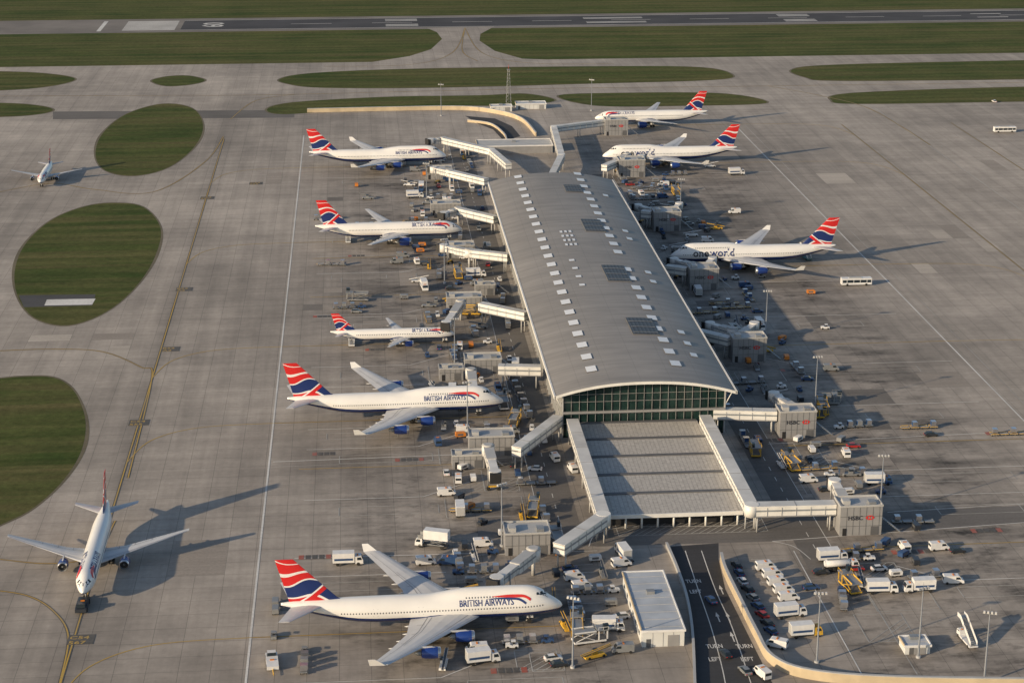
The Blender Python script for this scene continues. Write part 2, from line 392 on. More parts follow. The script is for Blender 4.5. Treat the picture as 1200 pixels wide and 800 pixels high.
for y in stands_l+extra_l:
    bay(-8,20,y-36,y-30); bay(22,44,y-40,y-26); hatch(34,44,y-22,y-12); bay(-12,10,y+24,y+29)
    line([(-18,y-24),(16,y-24),(30,y-14)],.28,'mark_white'); line([(-18,y+33),(20,y+33)],.28,'mark_white')
for y in stands_r:
    bay(150,190,y-32,y-26); bay(126,142,y-38,y-28); hatch(128,138,y-18,y-10); bay(160,184,y+20,y+26)
    line([(204,y-22),(150,y-22),(138,y-12)],.28,'mark_white'); line([(200,y+34),(140,y+34)],.28,'mark_white')
dash((53,470,0),(53,975,0),3,5,.2,'mark_white'); dash((119.5,445,0),(119.5,895,0),3,5,.2,'mark_white')
line([(47.7,470),(47.7,975)],.2,'mark_white'); line([(124,445),(124,895)],.2,'mark_white')
line(P([(320,541),(600,530)]),.35,'mark_white'); line(P([(320,547),(600,536)]),.2,'mark_faint')
line(P([(345,654),(560,648)]),.3,'mark_white'); line(P([(900,520),(1200,505)]),.3,'mark_white'); line(P([(905,634),(1200,612)]),.3,'mark_white')
line(P([(930,645),(1010,790)]),.3,'mark_white'); line(P([(985,642),(1075,790)]),.3,'mark_faint'); line(P([(700,645),(560,650)]),.25,'mark_white')
line(P([(1040,600),(1200,590)]),.25,'mark_white')
for i in range(11):
    a=G(880+i*4.2,655+i*9.0); line([a,a+Vector((9,-.5,0))],.15,'mark_white')
for i in range(9):
    a=G(668+i*1.5,662+i*9); line([a,a+Vector((6,0,0))],.15,'mark_white')
hatch(*(lambda a,b:(a.x,b.x,b.y,a.y))(G(1000,720),G(1075,750))); hatch(*(lambda a,b:(a.x,b.x,b.y,a.y))(G(620,765),G(662,785)))
hatch(*(lambda a,b:(a.x,b.x,b.y,a.y))(G(930,520),G(965,536))); hatch(*(lambda a,b:(a.x,b.x,b.y,a.y))(G(530,552),G(568,575)))
hatch(*(lambda a,b:(a.x,b.x,b.y,a.y))(G(720,612),G(900,622)))
arc(P([(690,640),(700,625),(740,617),(860,615),(905,600)]),.25,'mark_white'); arc(P([(905,634),(930,640),(950,655)]),.25,'mark_white')
arc(P([(803,645),(818,690),(835,740),(850,800),(856,860)]),.25,'mark_white',.06); arc(P([(822,645),(838,690),(858,735),(880,800)]),.25,'mark_white',.06)
for t,u,v in [("TURN",803,680),("LEFT",808,692),("TURN",827,756),("LEFT",830,771),("TURN",862,756),("LEFT",868,771)]:
    c=G(u,v); addtext(mk,t,1.5,(c.x,c.y-1.5,.075),(1,0,0),(0,1.9,0),'mark_white')
for (u,v) in [(841,722),(853,722),(858,745),(845,690)]:
    c=G(u,v); mk.add([(c.x-.5,c.y,.07),(c.x+.5,c.y,.07),(c.x,c.y+2.4,.07)],[(0,1,2)],'mark_white'); rect(mk,c.x-.15,c.x+.15,c.y-3,c.y,'mark_white',.07)
for (u,v,wp) in [(383,532,34),(483,539,40),(370,653,40),(1070,647,50),(1175,508,40),(905,516,40),(1160,622,44),(382,371,30),(600,786,50),(440,410,24),(420,300,24),(930,434,30)]:
    a=G(u-wp/2,v);b=G(u+wp/2,v); n=int((b.x-a.x)/1.8)
    for i in range(n): rect(mk,a.x+i*1.8,a.x+i*1.8+1.4,a.y-1.3,a.y+1.3,'mark_black' if i%4 else 'mark_redline',.062)
mk.obj('pavement_marking',fix=False)
# ------------------------------------------------------------------ terminal
RX0,RX1,RY0,RY1=58.0,114.3,537.5,823.0; RC=(RX0+RX1)/2; RW=(RX1-RX0)/2
def zr(x):
    a=abs(x-RC)/RW
    return 15.0+4.0*(1-a**2.3)
term=empty('airport_terminal')
mb=MB(); N=36; K=33
xs=[RX0+(RX1-RX0)*i/N for i in range(N+1)]
ys=[RY0+(RY1-RY0)*j/K for j in range(K+1)]
mb.loft([[(x,y,zr(x)) for x in xs] for y in ys],'roof_metal',False,True,False)
r=mb.obj('roof',term,fix=False)
if r.data.polygons[0].normal.z<0: r.data.flip_normals()
mb=MB()
mb.loft([[(x,y,zr(x)-.9) for x in xs] for y in (RY0,RY1)],'grey_light',False,True,False)
for y in (RY0,RY1):
    for a,b in zip(xs[:-1],xs[1:]): mb.add([(a,y,zr(a)-.9),(b,y,zr(b)-.9),(b,y,zr(b)),(a,y,zr(a))],[(0,1,2,3)],'walk_white')
for x in (RX0,RX1):
    mb.box(x-.25,x+.25,RY0,RY1,14.1,15.2,'walk_white')
mb.obj('roof_edge',term)
def roofpatch(mb,x0,x1,y0,y1,m,dz=.12,n=3):
    q=[x0+(x1-x0)*i/n for i in range(n+1)]
    for a,b in zip(q[:-1],q[1:]): mb.add([(a,y0,zr(a)+dz),(b,y0,zr(b)+dz),(b,y1,zr(b)+dz),(a,y1,zr(a)+dz)],[(0,1,2,3)],m)
    for (a,b) in (((x0,y0),(x1,y0)),((x0,y1),(x1,y1)),((x0,y0),(x0,y1)),((x1,y0),(x1,y1))):
        mb.add([(a[0],a[1],zr(a[0])-.1),(b[0],b[1],zr(b[0])-.1),(b[0],b[1],zr(b[0])+dz),(a[0],a[1],zr(a[0])+dz)],[(0,1,2,3)],'grey_dark')
mb=MB()
for j in range(23):
    y=RY0+13+j*12.1
    roofpatch(mb,RX0+11.4,RX0+14.6,y,y+5,'skylight',.3,1)
    if j not in (10,): roofpatch(mb,RX1-17.8,RX1-14.6,y+2,y+7,'skylight',.3,1)
    if j in (1,2,3,8,9,13,14,19): roofpatch(mb,RX1-9.4,RX1-7.2,y+2,y+5.6,'skylight',.3,1)
for j in range(4):
    for k in range(3): 
        roofpatch(mb,RX0+21+k*1.8,RX0+22+k*1.8,RY0+160+j*6.5,RY0+163+j*6.5,'skylight',.2,1)
    roofpatch(mb,RX0+20,RX0+22,RY0+105+j*11,RY0+107.5+j*11,'skylight',.2,1)
mb.obj('skylights',term)
mb=MB()
for (u,v,wx,wy) in [(672,221,7.5,13),(695,264,8,19),(722,320,8.5,21),(753,382,9,18)]:
    c=G(u,v,19); 
    roofpatch(mb,c.x-wx/2,c.x+wx/2,c.y-wy/2,c.y+wy/2,'louvre',.35,3)
    for k in range(3): roofpatch(mb,c.x-wx/2+.4,c.x+wx/2-.4,c.y-wy/2+wy*(k+.3)/3,c.y-wy/2+wy*(k+.34)/3,'grey_light',.45,3)
mb.obj('roof_plant_louvres',term)
wx0,wx1,gy0,gy1=RX0+3,RX1-3,541.0,821.0
mb=MB()
mb.box(wx0,wx1,gy0+.3,gy1,0,14.0,'facade_glass'); 
n=20; q=[wx0+(wx1-wx0)*i/n for i in range(n+1)]
for a,b in zip(q[:-1],q[1:]): 
    for y in (gy0+.3,gy1): mb.add([(a,y,14.0),(b,y,14.0),(b,y,zr(b)-.95),(a,y,zr(a)-.95)],[(0,1,2,3)],'facade_glass')
mb.obj('glazing',term)
mb=MB()
i=0; x=wx0
while x<=wx1+.1:
    mb.box(x-.05,x+.05,gy0-.0,gy0+.29,0,zr(x)-1,'grey_clad'); x+=(wx1-wx0)/20
for z in (4.6,7.6,11.6,14.0): mb.box(wx0,wx1,gy0+.1,gy0+.28,z-.05,z+.05,'grey_clad')
mb.box(wx0-.3,wx1+.3,gy0-.6,gy0+.2,8.0,8.6,'grey_clad')
for x,sg in ((wx0,-1),(wx1,1)):
    y=gy0
    while y<gy1:
        mb.box(min(x,x+sg*.4),max(x,x+sg*.4),y-.2,y+.2,0,14.0,'grey_light'); y+=4.5
    for z in (4.4,9.6): mb.box(min(x,x+sg*.25),max(x,x+sg*.25),gy0,gy1,z-.5,z+.5,'grey_clad')
    y=gy0
    while y<gy1:
        mb.cyl((x+sg*.3,y,9.5),(x+sg*2.8,y,14.4),.15,.15,'walk_white',6); y+=9
mb.obj('mullions',term)
# podium
px0,px1,py0,py1=65.2,102.8,470,540.8
mb=MB()
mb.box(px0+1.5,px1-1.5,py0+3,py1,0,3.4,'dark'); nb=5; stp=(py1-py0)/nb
for j in range(nb):
    a=py0+j*stp;b=a+stp
    mb.add([(px0+.3,a+.42,4.1),(px1-.3,a+.42,4.1),(px1-.3,b-1.4,4.9),(px0+.3,b-1.4,4.9)],[(0,1,2,3)],'podium_roof')
    mb.box(px0+.32,px1-.32,b-1.38,b-.02,4.6,5.2,'grey_dark','grey_dark')
    mb.box(px0+.32,px1-.32,a+.0,a+.4,3.5,4.09,'grey_clad')
mb.box(px0-.2,px1+.2,py0-.4,py0-.02,3.4,4.5,'walk_white')
mb.box(px0,px0+.3,py0,py1,3.4,4.95,'grey_clad'); mb.box(px1-.3,px1,py0,py1,3.4,4.95,'grey_clad')
n=9
for i in range(n): 
    x=px0+1+(px1-px0-2)*i/(n-1); mb.cyl((x,py0+.8,0),(x,py0+.8,3.6),.3,.3,'walk_white',8)
for i in range(12):
    y=py0+2+i*6; mb.cyl((px0+.6,y,0),(px0+.6,y,3.6),.25,.25,'walk_white',8); mb.cyl((px1-.6,y,0),(px1-.6,y,3.6),.25,.25,'walk_white',8)
mb.obj('lower_concourse_roof',term)
mb=MB()
mb.box(64,108,823.5,862,0,6,'grey_clad','grey_light'); mb.box(70,90,832,856,6.01,8,'grey_clad','walk_roof'); mb.box(92,104,838,848,6.01,9,'grey_light')
for i in range(6): mb.box(66+i*6,69+i*6,825,828,6.01,7.2,'steel')
mb.obj('north_plant_wing',term)
# ------------------------------------------------------------------ walkways, nodes, jet bridges
def walkway(pts,wd=3.0,zf=5.0,ht=2.8,legs=True,name='elevated_walkway'):
    mb=MB(); q=[Vector((p[0],p[1],0)) for p in pts]
    for a,b in zip(q[:-1],q[1:]):
        d=(b-a).normalized()
        mb.beam(a,b,wd,ht,'walk_white',zf); mb.beam(a,b,wd+.12,.5,'walk_glass',zf+1.25); mb.beam(a,b,wd+.24,.4,'walk_white',zf+ht-.3,'walk_roof'); mb.beam(a,b,wd+.2,.35,'grey_clad',zf-.34)
        Lg=(b-a).length; k=1
        while k*4<Lg: 
            c=a+d*4*k; mb.beam(c-d*.05,c+d*.05,wd+.28,ht-.42,'grey_light',zf+.02); k+=1
        k=1
        while k*12<Lg:
            c=a+d*12*k; mb.beam(c-d*.1,c+d*.1,wd+.3,.1,'grey_clad',zf+ht+.05); k+=1
        if legs:
            m=max(1,int(Lg/16))
            for i in range(m+1):
                c=a+d*(1.5+(Lg-3)*i/m); n=Vector((-d.y,d.x,0))*wd*.35
                for sg in(-1,1): mb.cyl(c+n*sg,c+n*sg+Vector((0,0,zf-.3)),.22,.22,'grey_light',6)
    for c in q[1:-1]: mb.cyl(c+Vector((0,0,zf-.36)),c+Vector((0,0,zf+ht+.2)),wd*.6,wd*.6,'walk_white',12)
    return mb.obj(name)
def W(l,z=8.0,end=None,**k):
    q=[G(u,v,z) for u,v in l]
    if end is not None: q[-1]=Vector(end)
    return walkway(q,**k)
def node(u0,u1,vb,h=8.4,dep=7,logo=True,name='bridge_stair_tower',col='grey_clad',txt='HSBC'):
    a=G(u0,vb);b=G(u1,vb); y=(a.y+b.y)/2; mb=MB(); x0,x1=a.x,b.x
    mb.box(x0,x1,y,y+dep,0,h,col,'grey_light')
    mb.box(x0-.15,x1+.15,y-.15,y+.1,h,h+.5,'grey_light'); mb.box(x0-.15,x0+.1,y+.11,y+dep,h,h+.5,'grey_light'); mb.box(x1-.1,x1+.15,y+.11,y+dep,h,h+.5,'grey_light'); mb.box(x0-.15,x1+.15,y+dep+.01,y+dep+.2,h,h+.5,'grey_light')
    k=x0+1.8
    while k<x1: mb.box(k-.05,k+.05,y-.05,y,.2,h-.1,'grey_dark'); k+=1.8
    for z in (2.8,5.6):
        if z<h: mb.box(x0,x1,y-.06,y,z-.05,z+.05,'grey_dark')
    mb.box(x0+.8,x0+1.9,y-.08,y,0,2.2,'dark'); mb.box(x1-3,x1-.8,y-.08,y,.1,2.6,'grey_dark')
    mb.box(x0+1,x0+3,y+1.5,y+dep*.6,h+.01,h+1.2,'grey_light'); mb.box(x1-3.5,x1-1.5,y+1.2,y+dep*.5,h+.01,h+.8,'steel')
    if logo:
        addtext(mb,txt,1.7,((x0+x1)/2-3.6,y-.1,h*.55),(1,0,0),(0,0,1),'black_txt')
        cx=(x0+x1)/2+2.4; z=h*.55+.6
        mb.add([(cx-.6,y-.1,z-.65),(cx+.6,y-.1,z-.65),(cx,y-.1,z)],[(0,1,2)],'red'); mb.add([(cx-.6,y-.1,z+.65),(cx+.6,y-.1,z+.65),(cx,y-.1,z)],[(0,1,2)],'red')
        mb.add([(cx-.6,y-.1,z-.65),(cx-.6,y-.1,z+.65),(cx-1.3,y-.1,z)],[(0,1,2)],'red'); mb.add([(cx+.6,y-.1,z-.65),(cx+.6,y-.1,z+.65),(cx+1.3,y-.1,z)],[(0,1,2)],'red')
    for i in range(10): mb.box(x1+.1+i*.55,x1+.65+i*.55,y+1,y+2.2,4.6-i*.46-.12,4.6-i*.46,'steel')
    mb.obj(name); return x0,x1,y,dep
occ=[]
def jetbridge(p0,p1,zf=4.6,z1=4.9):
    p0=Vector((p0[0],p0[1],zf));p1=Vector((p1[0],p1[1],z1)); d=(p1-p0); Lg=d.length; d.normalize(); mb=MB()
    for k in range(int(Lg/4)+2): occ.append((p0.x+d.x*k*4,p0.y+d.y*k*4))
    mb.cyl((p0.x,p0.y,zf-.3),(p0.x,p0.y,zf+3.0),1.9,1.9,'bridge_white',14); mb.cyl((p0.x,p0.y,zf+3.0),(p0.x,p0.y,zf+3.3),2.0,1.3,'grey_light',14)
    mb.cyl((p0.x,p0.y,0),(p0.x,p0.y,zf-.3),.5,.5,'grey_light',8)
    m=p0+d*Lg*.52
    mb.beam(p0,m,2.8,2.8,'bridge_white'); mb.beam(p0,m,2.86,.5,'walk_glass',1.3); mb.beam(p0,m,2.95,.2,'grey_light',2.7)
    mb.beam(m-d*.5,p1,2.4,2.4,'bridge_white',.25); mb.beam(m-d*.4,p1,2.46,.45,'walk_glass',1.4); 
    for i in range(4):
        c=p0+d*(Lg*.12*i+1); mb.beam(c-d*.06,c+d*.06,2.97,2.6,'grey_light',.05)
    for i in range(4):
        c=m+d*(Lg*.11*i+1); mb.beam(c-d*.06,c+d*.06,2.55,2.3,'grey_light',.2)
    e=p1; n=Vector((-d.y,d.x,0)).normalized()
    mb.cyl(e+Vector((0,0,-.1)),e+Vector((0,0,3.0)),1.8,1.8,'bridge_white',12); mb.beam(e,e+d*2.4,3.0,2.8,'grey_dark',0)
    mb.beam(e+d*1.5,e+d*2.6,3.3,3.0,'dark',-.1)
    g=p0+d*Lg*.78; g.z=0
    for sg in (-1,1):
        mb.cyl(g+n*sg*1.5+Vector((0,0,.6)),g+n*sg*1.5+Vector((0,0,zf+2.6)),.18,.18,'steel',6); mb.cyl(g+n*sg*1.5-d*.6+Vector((0,0,.55)),g+n*sg*1.5+d*.6+Vector((0,0,.55)),.55,.55,'tyre',8)
    mb.beam(g-n*1.5,g-n*1.5+n*3,.5,.4,'yellow',.9)
    return mb.obj('jet_bridge')
def J(a,b,z=7.6): jetbridge(G(*a,z),G(*b,z))
def mid(t,fy=.6): return (t[0]-.2,t[2]+t[3]*fy,0)
t1=node(983,1033,627); t2=node(913,956,513); t3=node(858,898,424); t4=node(808,842,340,dep=9); t5=node(766,798,271,dep=9); t6=node(725,756,208,dep=9); t7=node(709,736,159,dep=8)
for t in (t1,t2,t3,t4,t5,t6,t7): occ+= [(t[0]+2,t[2]+3),(t[1]-2,t[2]+3),(t[1]+3,t[2])]
walkway([(63.4,537),(63.4,463.5),G(655,636,8.0)],3.4,4.9)
walkway([(104.6,537),(104.6,466.5),mid(t1,.75)],3.4,4.9)
W([(836,478),(912,486)],end=mid(t2)); J((990,583),(978,562)); J((930,474),(907,460))
W([(812,384),(858,396)],end=mid(t3)); J((870,388),(884,378)); J((858,384),(832,378))
W([(781,310),(808,318)],end=mid(t4)); J((822,314),(835,302)); J((812,308),(790,303))
W([(752,246),(768,250)],end=mid(t5)); J((782,250),(796,238)); J((772,246),(748,240))
W([(708,193),(728,187)],end=mid(t6)); J((745,186),(752,182)); J((735,180),(722,186))
walkway([(90,862),G(658,180,8.2),G(649,147,8.2),mid(t7)]); 
W([(596,191),(576,174),(520,161)]); J((520,161),(505,163))
W([(570,209),(527,199)]); J((527,199),(508,196))
W([(581,253),(537,243)]); J((537,243),(520,249))
W([(596,297),(552,292)]); J((550,292),(520,287))
W([(617,365),(563,354)]); J((540,352),(523,377))
W([(634,428),(584,427)]); J((552,432),(556,456))
W([(654,486),(605,523)])
J((572,521),(580,552)); J((625,642),(582,676)); 
def lnode(u0,u1,vb,h=5.2,dep=7):
    t=node(u0,u1,vb,h,dep,False,'bridge_plant_room'); occ.extend([(t[0]+2,t[2]+3),(t[1]-2,t[2]+3)])
lnode(592,645,650,6,8); lnode(550,603,534,6,7); lnode(530,568,549,4,5); lnode(545,588,438,5); lnode(515,543,446,4,5); lnode(524,565,364,5); lnode(557,580,346,4,5); lnode(524,556,302,5); lnode(505,540,252,5); lnode(500,530,210,5)
# ------------------------------------------------------------------ aircraft
def hermite(tab,x,k):
    n=len(tab)
    if x<=tab[0][0]: return tab[0][k]
    if x>=tab[-1][0]: return tab[-1][k]
    i=0
    while tab[i+1][0]<x: i+=1
    def sl(j): return (tab[j+1][k]-tab[j][k])/(tab[j+1][0]-tab[j][0])
    def tg(j):
        if j==0: return sl(0)
        if j==n-1: return sl(n-2)
        a,b=sl(j-1),sl(j)
        return 0 if a*b<=0 else 2*a*b/(a+b)
    h=tab[i+1][0]-tab[i][0]; t=(x-tab[i][0])/h; m0,m1=tg(i)*h,tg(i+1)*h
    return (2*t**3-3*t*t+1)*tab[i][k]+(t**3-2*t*t+t)*m0+(-2*t**3+3*t*t)*tab[i+1][k]+(t**3-t*t)*m1
AF_U=[(0,0),(.02,.3),(.08,.6),(.25,.95),(.45,1),(.7,.65),(.88,.28),(1,.03)]
def airfoil(): 
    return [(c,t*.62) for c,t in AF_U]+[(c,-t*.38) for c,t in reversed(AF_U[1:-1])]
def make_airliner(kind,liv):
    if kind=='747':
        L=68.6;R=3.25;hc=5.4
        T=[(0,-1.05,.05,.05),(.35,-1.0,.7,.65),(1.2,-.85,1.3,1.2),(2.5,-.6,1.95,1.8),(4.5,-.3,2.6,2.45),(7,-.1,3.05,2.95),(11,0,3.25,3.25),(44,0,3.25,3.25),(50,.2,3.05,3.05),(56,.75,2.45,2.4),(62,1.5,1.6,1.55),(66,2.0,.95,.85),(68.6,2.3,.35,.3)]
        HU=[(2.2,.9,.6),(3.4,2.0,1.2),(5,3.35,1.7),(6.5,4.1,2.0),(8.5,4.5,2.3),(12,4.6,2.4),(23,4.55,2.4),(27,4.1,2.4),(31,3.5,2.4),(34,3.1,2.4)]
        wing=[(0,18.5,18,-2.1,1.9),(3.2,21.2,16.4,-2.0,1.9),(12.2,28.4,10.4,-1.1,1.15),(22,36.3,6.9,-.1,.7),(31.2,43.8,4.2,1.1,.4)]; wl=(31.2,43.8,4.2,1.1)
        eng=[(11.7,22.6,-2.45,1.38,5.8),(20.8,31.2,-1.7,1.38,5.8)]
        stab=[(0,57.3,8.6,1.7,.9),(11,66.3,2.7,2.9,.25)]; fin=[(2.4,52.5,14.0,.8),(3.6,55.0,11.8,.8),(14.0,65.3,4.4,.3)]
        gear=[(8.2,0,.6,2),(31.5,1.9,.62,4),(31.5,-1.9,.62,4),(29,5.4,.62,4),(29,-5.4,.62,4)]
        decks=[(5,54,.12),(10,24,2.75)]; txt=(12.3,13.2,1.75,.33); rib=(8.0,17.5)
    else:
        L,R,hc,span,eR,eY,th={'777':(62.9,3.1,5.3,30.4,1.75,9.9,18.6),'767':(53.7,2.5,4.6,23.8,1.35,7.9,15.9),'321':(44.3,2.0,3.7,17,1.05,5.8,11.8),'320':(37.4,2.0,3.7,17,1.05,5.8,11.8)}[kind]
        k=R; nl=R*2.6; tl=L-R*6.2
        T=[(0,-.3*k,.03,.03),(.05*nl,-.28*k,.2*k,.2*k),(.18*nl,-.22*k,.42*k,.42*k),(.4*nl,-.13*k,.68*k,.66*k),(.7*nl,-.04*k,.9*k,.88*k),(nl,0,k,k),(tl,0,k,k),(tl+R*2,.1*k,.87*k,.87*k),(tl+R*4,.35*k,.58*k,.55*k),(L-R*.7,.58*k,.28*k,.24*k),(L,.68*k,.1*k,.08*k)]
        HU=None
        rc=span*.40; wr=L*.335
        sw=math.tan(math.radians(31 if kind!='321' and kind!='320' else 26.5)); zt=-.55*R+span*.105
        def le(y): return wr+(y)*sw
        wing=[(0,le(0),rc*1.12,-.62*R,rc*.13),(R,le(R),rc*.95,-.58*R,rc*.12),(span*.33,le(span*.33),rc*.6,-.3*R,rc*.06),(span,le(span),rc*.17,zt,rc*.018)]; wl=None
        ex=le(eY)-eR*2.6
        eng=[(eY,ex,-.62*R-eR*.62,eR,eR*3.6)]
        stab=[(0,L-R*3.6,R*2.1,.42*R,R*.25),(span*.36,L-R*3.6+span*.36*.68,R*.75,.42*R+span*.036,R*.07)]
        fh=th-hc; fin=[(.62*R,L-R*5.0,R*3.9,R*.22),(1.0*R,L-R*4.4,R*3.3,R*.22),(fh,L-R*1.55,R*1.35,R*.08)]
        gx=wr+rc*.85
        gear=[(R*1.9,0,.5,2),(gx,R*1.55,.6,4 if kind in('777','767') else 2),(gx,-R*1.55,.6,4 if kind in('777','767') else 2)]
        decks=[(R*2.2,L-R*4.6,.12*R)]; txt=(L*.145,L*.2,R*.5,.42); rib=(L*.09,L*.2)
    mb=MB(); mb.T=Matrix.Diagonal((-1,1,1,1))@Matrix.Translation((0,0,hc))
    def surf(x,phi,off=0):
        zc,hh,hw=[hermite(T,x,k) for k in(1,2,3)]
        c,sn=math.cos(phi),math.sin(phi)
        rho=1/math.sqrt((c/hw)**2+(sn/hh)**2) ; 
        if HU and HU[0][0]<=x<=HU[-1][0] and sn>0:
            top=hermite(HU,x,1);r2=hermite(HU,x,2); cc=top-r2-zc; dsc=r2*r2-cc*cc*c*c
            if dsc>0:
                r3=cc*sn+math.sqrt(dsc)
                if r3>rho: rho=r3
        rho+=off
        return Vector((x,rho*c,rho*sn+zc))
    xsr=[0,.15,.35,.7,1.2,1.8,2.5,3.2,4,5,6,7,8.5,10,12]; 
    if not HU: xsr=[t*R*2.6/12 for t in xsr]
    x=xsr[-1]+3
    while x<L-1: xsr.append(x); x+=2.2
    xsr+=[L-.5,L]
    NP=32; phs=[2*math.pi*i/NP for i in range(NP)]
    def mf(i,j):
        d=math.degrees(phs[j]+math.pi/NP)
        lim=(208,332) if kind=='747' else (212,328)
        return 'navy' if (lim[0]<d<lim[1]) else 'white_paint'
    mb.loft([[surf(x,p) for p in phs] for x in xsr],'white_paint',True,True,True,mf)
    def phi_at(x,z):
        lo,hi=-1.3,1.45
        for _ in range(22):
            m=(lo+hi)/2
            if surf(x,m).z<z: lo=m
            else: hi=m
        return lo
    def onside(x,z,sd,off=.05):
        p=surf(x,phi_at(x,z),off); return (p.x,p.y*sd,p.z)
    for (a,b,z) in decks:
        x=a
        while x<b:
            for sd in(-1,1):
                mb.add([onside(x,z,sd,.02),onside(x+.27,z,sd,.02),onside(x+.27,z+.36,sd,.02),onside(x,z+.36,sd,.02)],[(0,1,2,3)],'win')
            x+=.62 if kind!='747' else .72
    if kind=='747': cw=[(4.0,5.0,2.35,2.95),(4.75,5.7,2.6,3.25),(5.8,6.6,2.75,3.3)]; fw=(3.75,4.55,1.05,1.5)
    else: cw=[(R*.75,R*1.05,.22*R,.5*R),(R*1.1,R*1.4,.27*R,.55*R)]; fw=(R*.5,R*.8,.75,1.5)
    for sd in(-1,1):
        for (a,b,z0,z1) in cw:
            zz0=min(z0,surf(a,1.4).z-.1); 
            mb.add([onside(a,zz0,sd,.04),onside(b,z0,sd,.04),onside(b,z1,sd,.04),onside(a+.35,min(z1,surf(a+.35,1.4).z-.05),sd,.04)],[(0,1,2,3)],'glass')
        a,b,f0,f1=fw
        q=[surf(a,f0,.04),surf(b,f0+.05,.04),surf(b,f1+.02,.04),surf(a,f1+.02,.04)]
        mb.add([(p.x,p.y*sd,p.z) for p in q],[(0,1,2,3)],'glass')
    drs=[.12,.24,.5,.66,.82] if kind!='320' and kind!='321' else [.13,.4,.86]
    zd=-.55 if kind=='747' else -.3*R
    for fr in drs:
        x=L*fr
        for sd in(-1,1):
            for (a,b) in((x,x+.07),(x+1.05,x+1.12)):
                mb.add([onside(a,zd,sd,.03),onside(b,zd,sd,.03),onside(b,zd+1.9,sd,.03),onside(a,zd+1.9,sd,.03)],[(0,1,2,3)],'wing_line')
    if liv=='ba':
        t='BRITISH AIRWAYS'; vs,fs=text2d(t,1); Wd=max(v[0] for v in vs); sc=txt[1]/Wd; z0=txt[2] if kind!='747' else 1.05
        for sd in(-1,1):
            mb.add([onside(txt[0]+(x*sc if sd>0 else txt[1]-x*sc),z0+y*sc*1.15,sd,.07) for x,y in vs],fs,'navy_txt')
        for sd in (-1,1):
            zb=3.0 if kind=='747' else R*.78
            for m,dz,wm,f0 in (('red',0,1,0),('navy_txt',-.5,.75,.0)):
                n=26; up=[];dn=[]
                for i in range(n+1):
                    t=i/n; x=rib[1]+(rib[0]-rib[1])*t
                    wd=(.08+.62*math.sin(min(t*1.15,1)*math.pi*.72))*wm*(R/3.2)
                    z=zb+dz*(R/3.2)+(.3*math.sin(t*math.pi)-.0) *(R/3.2) -(max(0,t-.75)**2)*14*(R/3.2)
                    if m=='navy_txt' : x=x+1.2; z-= t*.25
                    up.append(onside(x,z,sd,.08)); dn.append(onside(x+.2,z-wd,sd,.08))
                mb.loft([up,dn],m,False,True,False)
    else:
        for t,m,x0 in (("one",'black_txt',0),("world",'navy_txt',1)):
            vs,fs=text2d(t,1); sc=4.3; wo=max(v[0] for v in text2d("one",1)[0])*sc+.35; ww=max(v[0] for v in text2d("world",1)[0])*sc
            for sd in(-1,1):
                def px(x):
                    q=(wo if x0 else 0)+x*sc; return 9.0+(q if sd>0 else wo+ww-q)
                mb.add([onside(px(x),-.35+y*sc*.95,sd,.12) for x,y in vs],fs,m)
    af=airfoil()
    def panel(secs,sd,m,vert=False):
        rings=[]
        for (y,xl,ch,z,t) in secs: rings.append([(xl+c*ch,y*sd,z+tt*t) for c,tt in af])
        mb.loft(rings,m,True,False)
    def wz(y,c):
        for a,b in zip(wing[:-1],wing[1:]):
            if a[0]<=y<=b[0]:
                k=(y-a[0])/(b[0]-a[0]); xl=a[1]+(b[1]-a[1])*k;ch=a[2]+(b[2]-a[2])*k;z=a[3]+(b[3]-a[3])*k;t=a[4]+(b[4]-a[4])*k
                for (c0,t0),(c1,t1) in zip(AF_U[:-1],AF_U[1:]):
                    if c0<=c<=c1: return Vector((xl+c*ch,y,z+(t0+(t1-t0)*(c-c0)/(c1-c0))*.62*t)),t
        return Vector((0,0,0)),0
    sp=wing[-1][0]
    for sd in(-1,1):
        panel(wing,sd,'wing_grey'); panel(stab,sd,'wing_grey')
        def strip(y0,y1,c0,c1,m,dz=.03,n=10):
            for i in range(n):
                ya=y0+(y1-y0)*i/n; yb=y0+(y1-y0)*(i+1)/n
                q=[wz(ya,c0)[0],wz(yb,c0)[0],wz(yb,c1)[0],wz(ya,c1)[0]]
                mb.add([(p.x,p.y*sd,p.z+dz) for p in q],[(0,1,2,3)],m)
        strip(R+.1,sp*.97,.73,.745,'wing_line'); strip(R+.1,sp*.97,.13,.14,'wing_line'); strip(R+.4,sp*.65,.66,.67,'wing_line',.04)
        strip(R+.1,sp*.98,.002,.08,'silver',.02,12)
        for yy in (.25,.42,.6,.78):
            a,_=wz(sp*yy,.72); b,_=wz(sp*yy,.75); mb.add([(a.x-.8,(a.y-.06)*sd,a.z+.06),(a.x+2.2*(1-yy),(a.y-.06)*sd,a.z-.05),(a.x+2.2*(1-yy),(a.y+.06)*sd,a.z-.05),(a.x-.8,(a.y+.06)*sd,a.z+.06)],[(0,1,2,3)],'wing_line')
        for yy in (.2,.36,.5,.64):
            a,_=wz(sp*yy,.99); rr=.26*R/3; mb.loft([[(xx,(a.y+math.cos(t)*r_)*sd,a.z-.35+math.sin(t)*r_) for t in [k*math.pi/3 for k in range(6)]] for xx,r_ in ((a.x-3,.05),(a.x-1.5,rr),(a.x+.3,rr*.8),(a.x+1.2,.04))],'wing_grey')
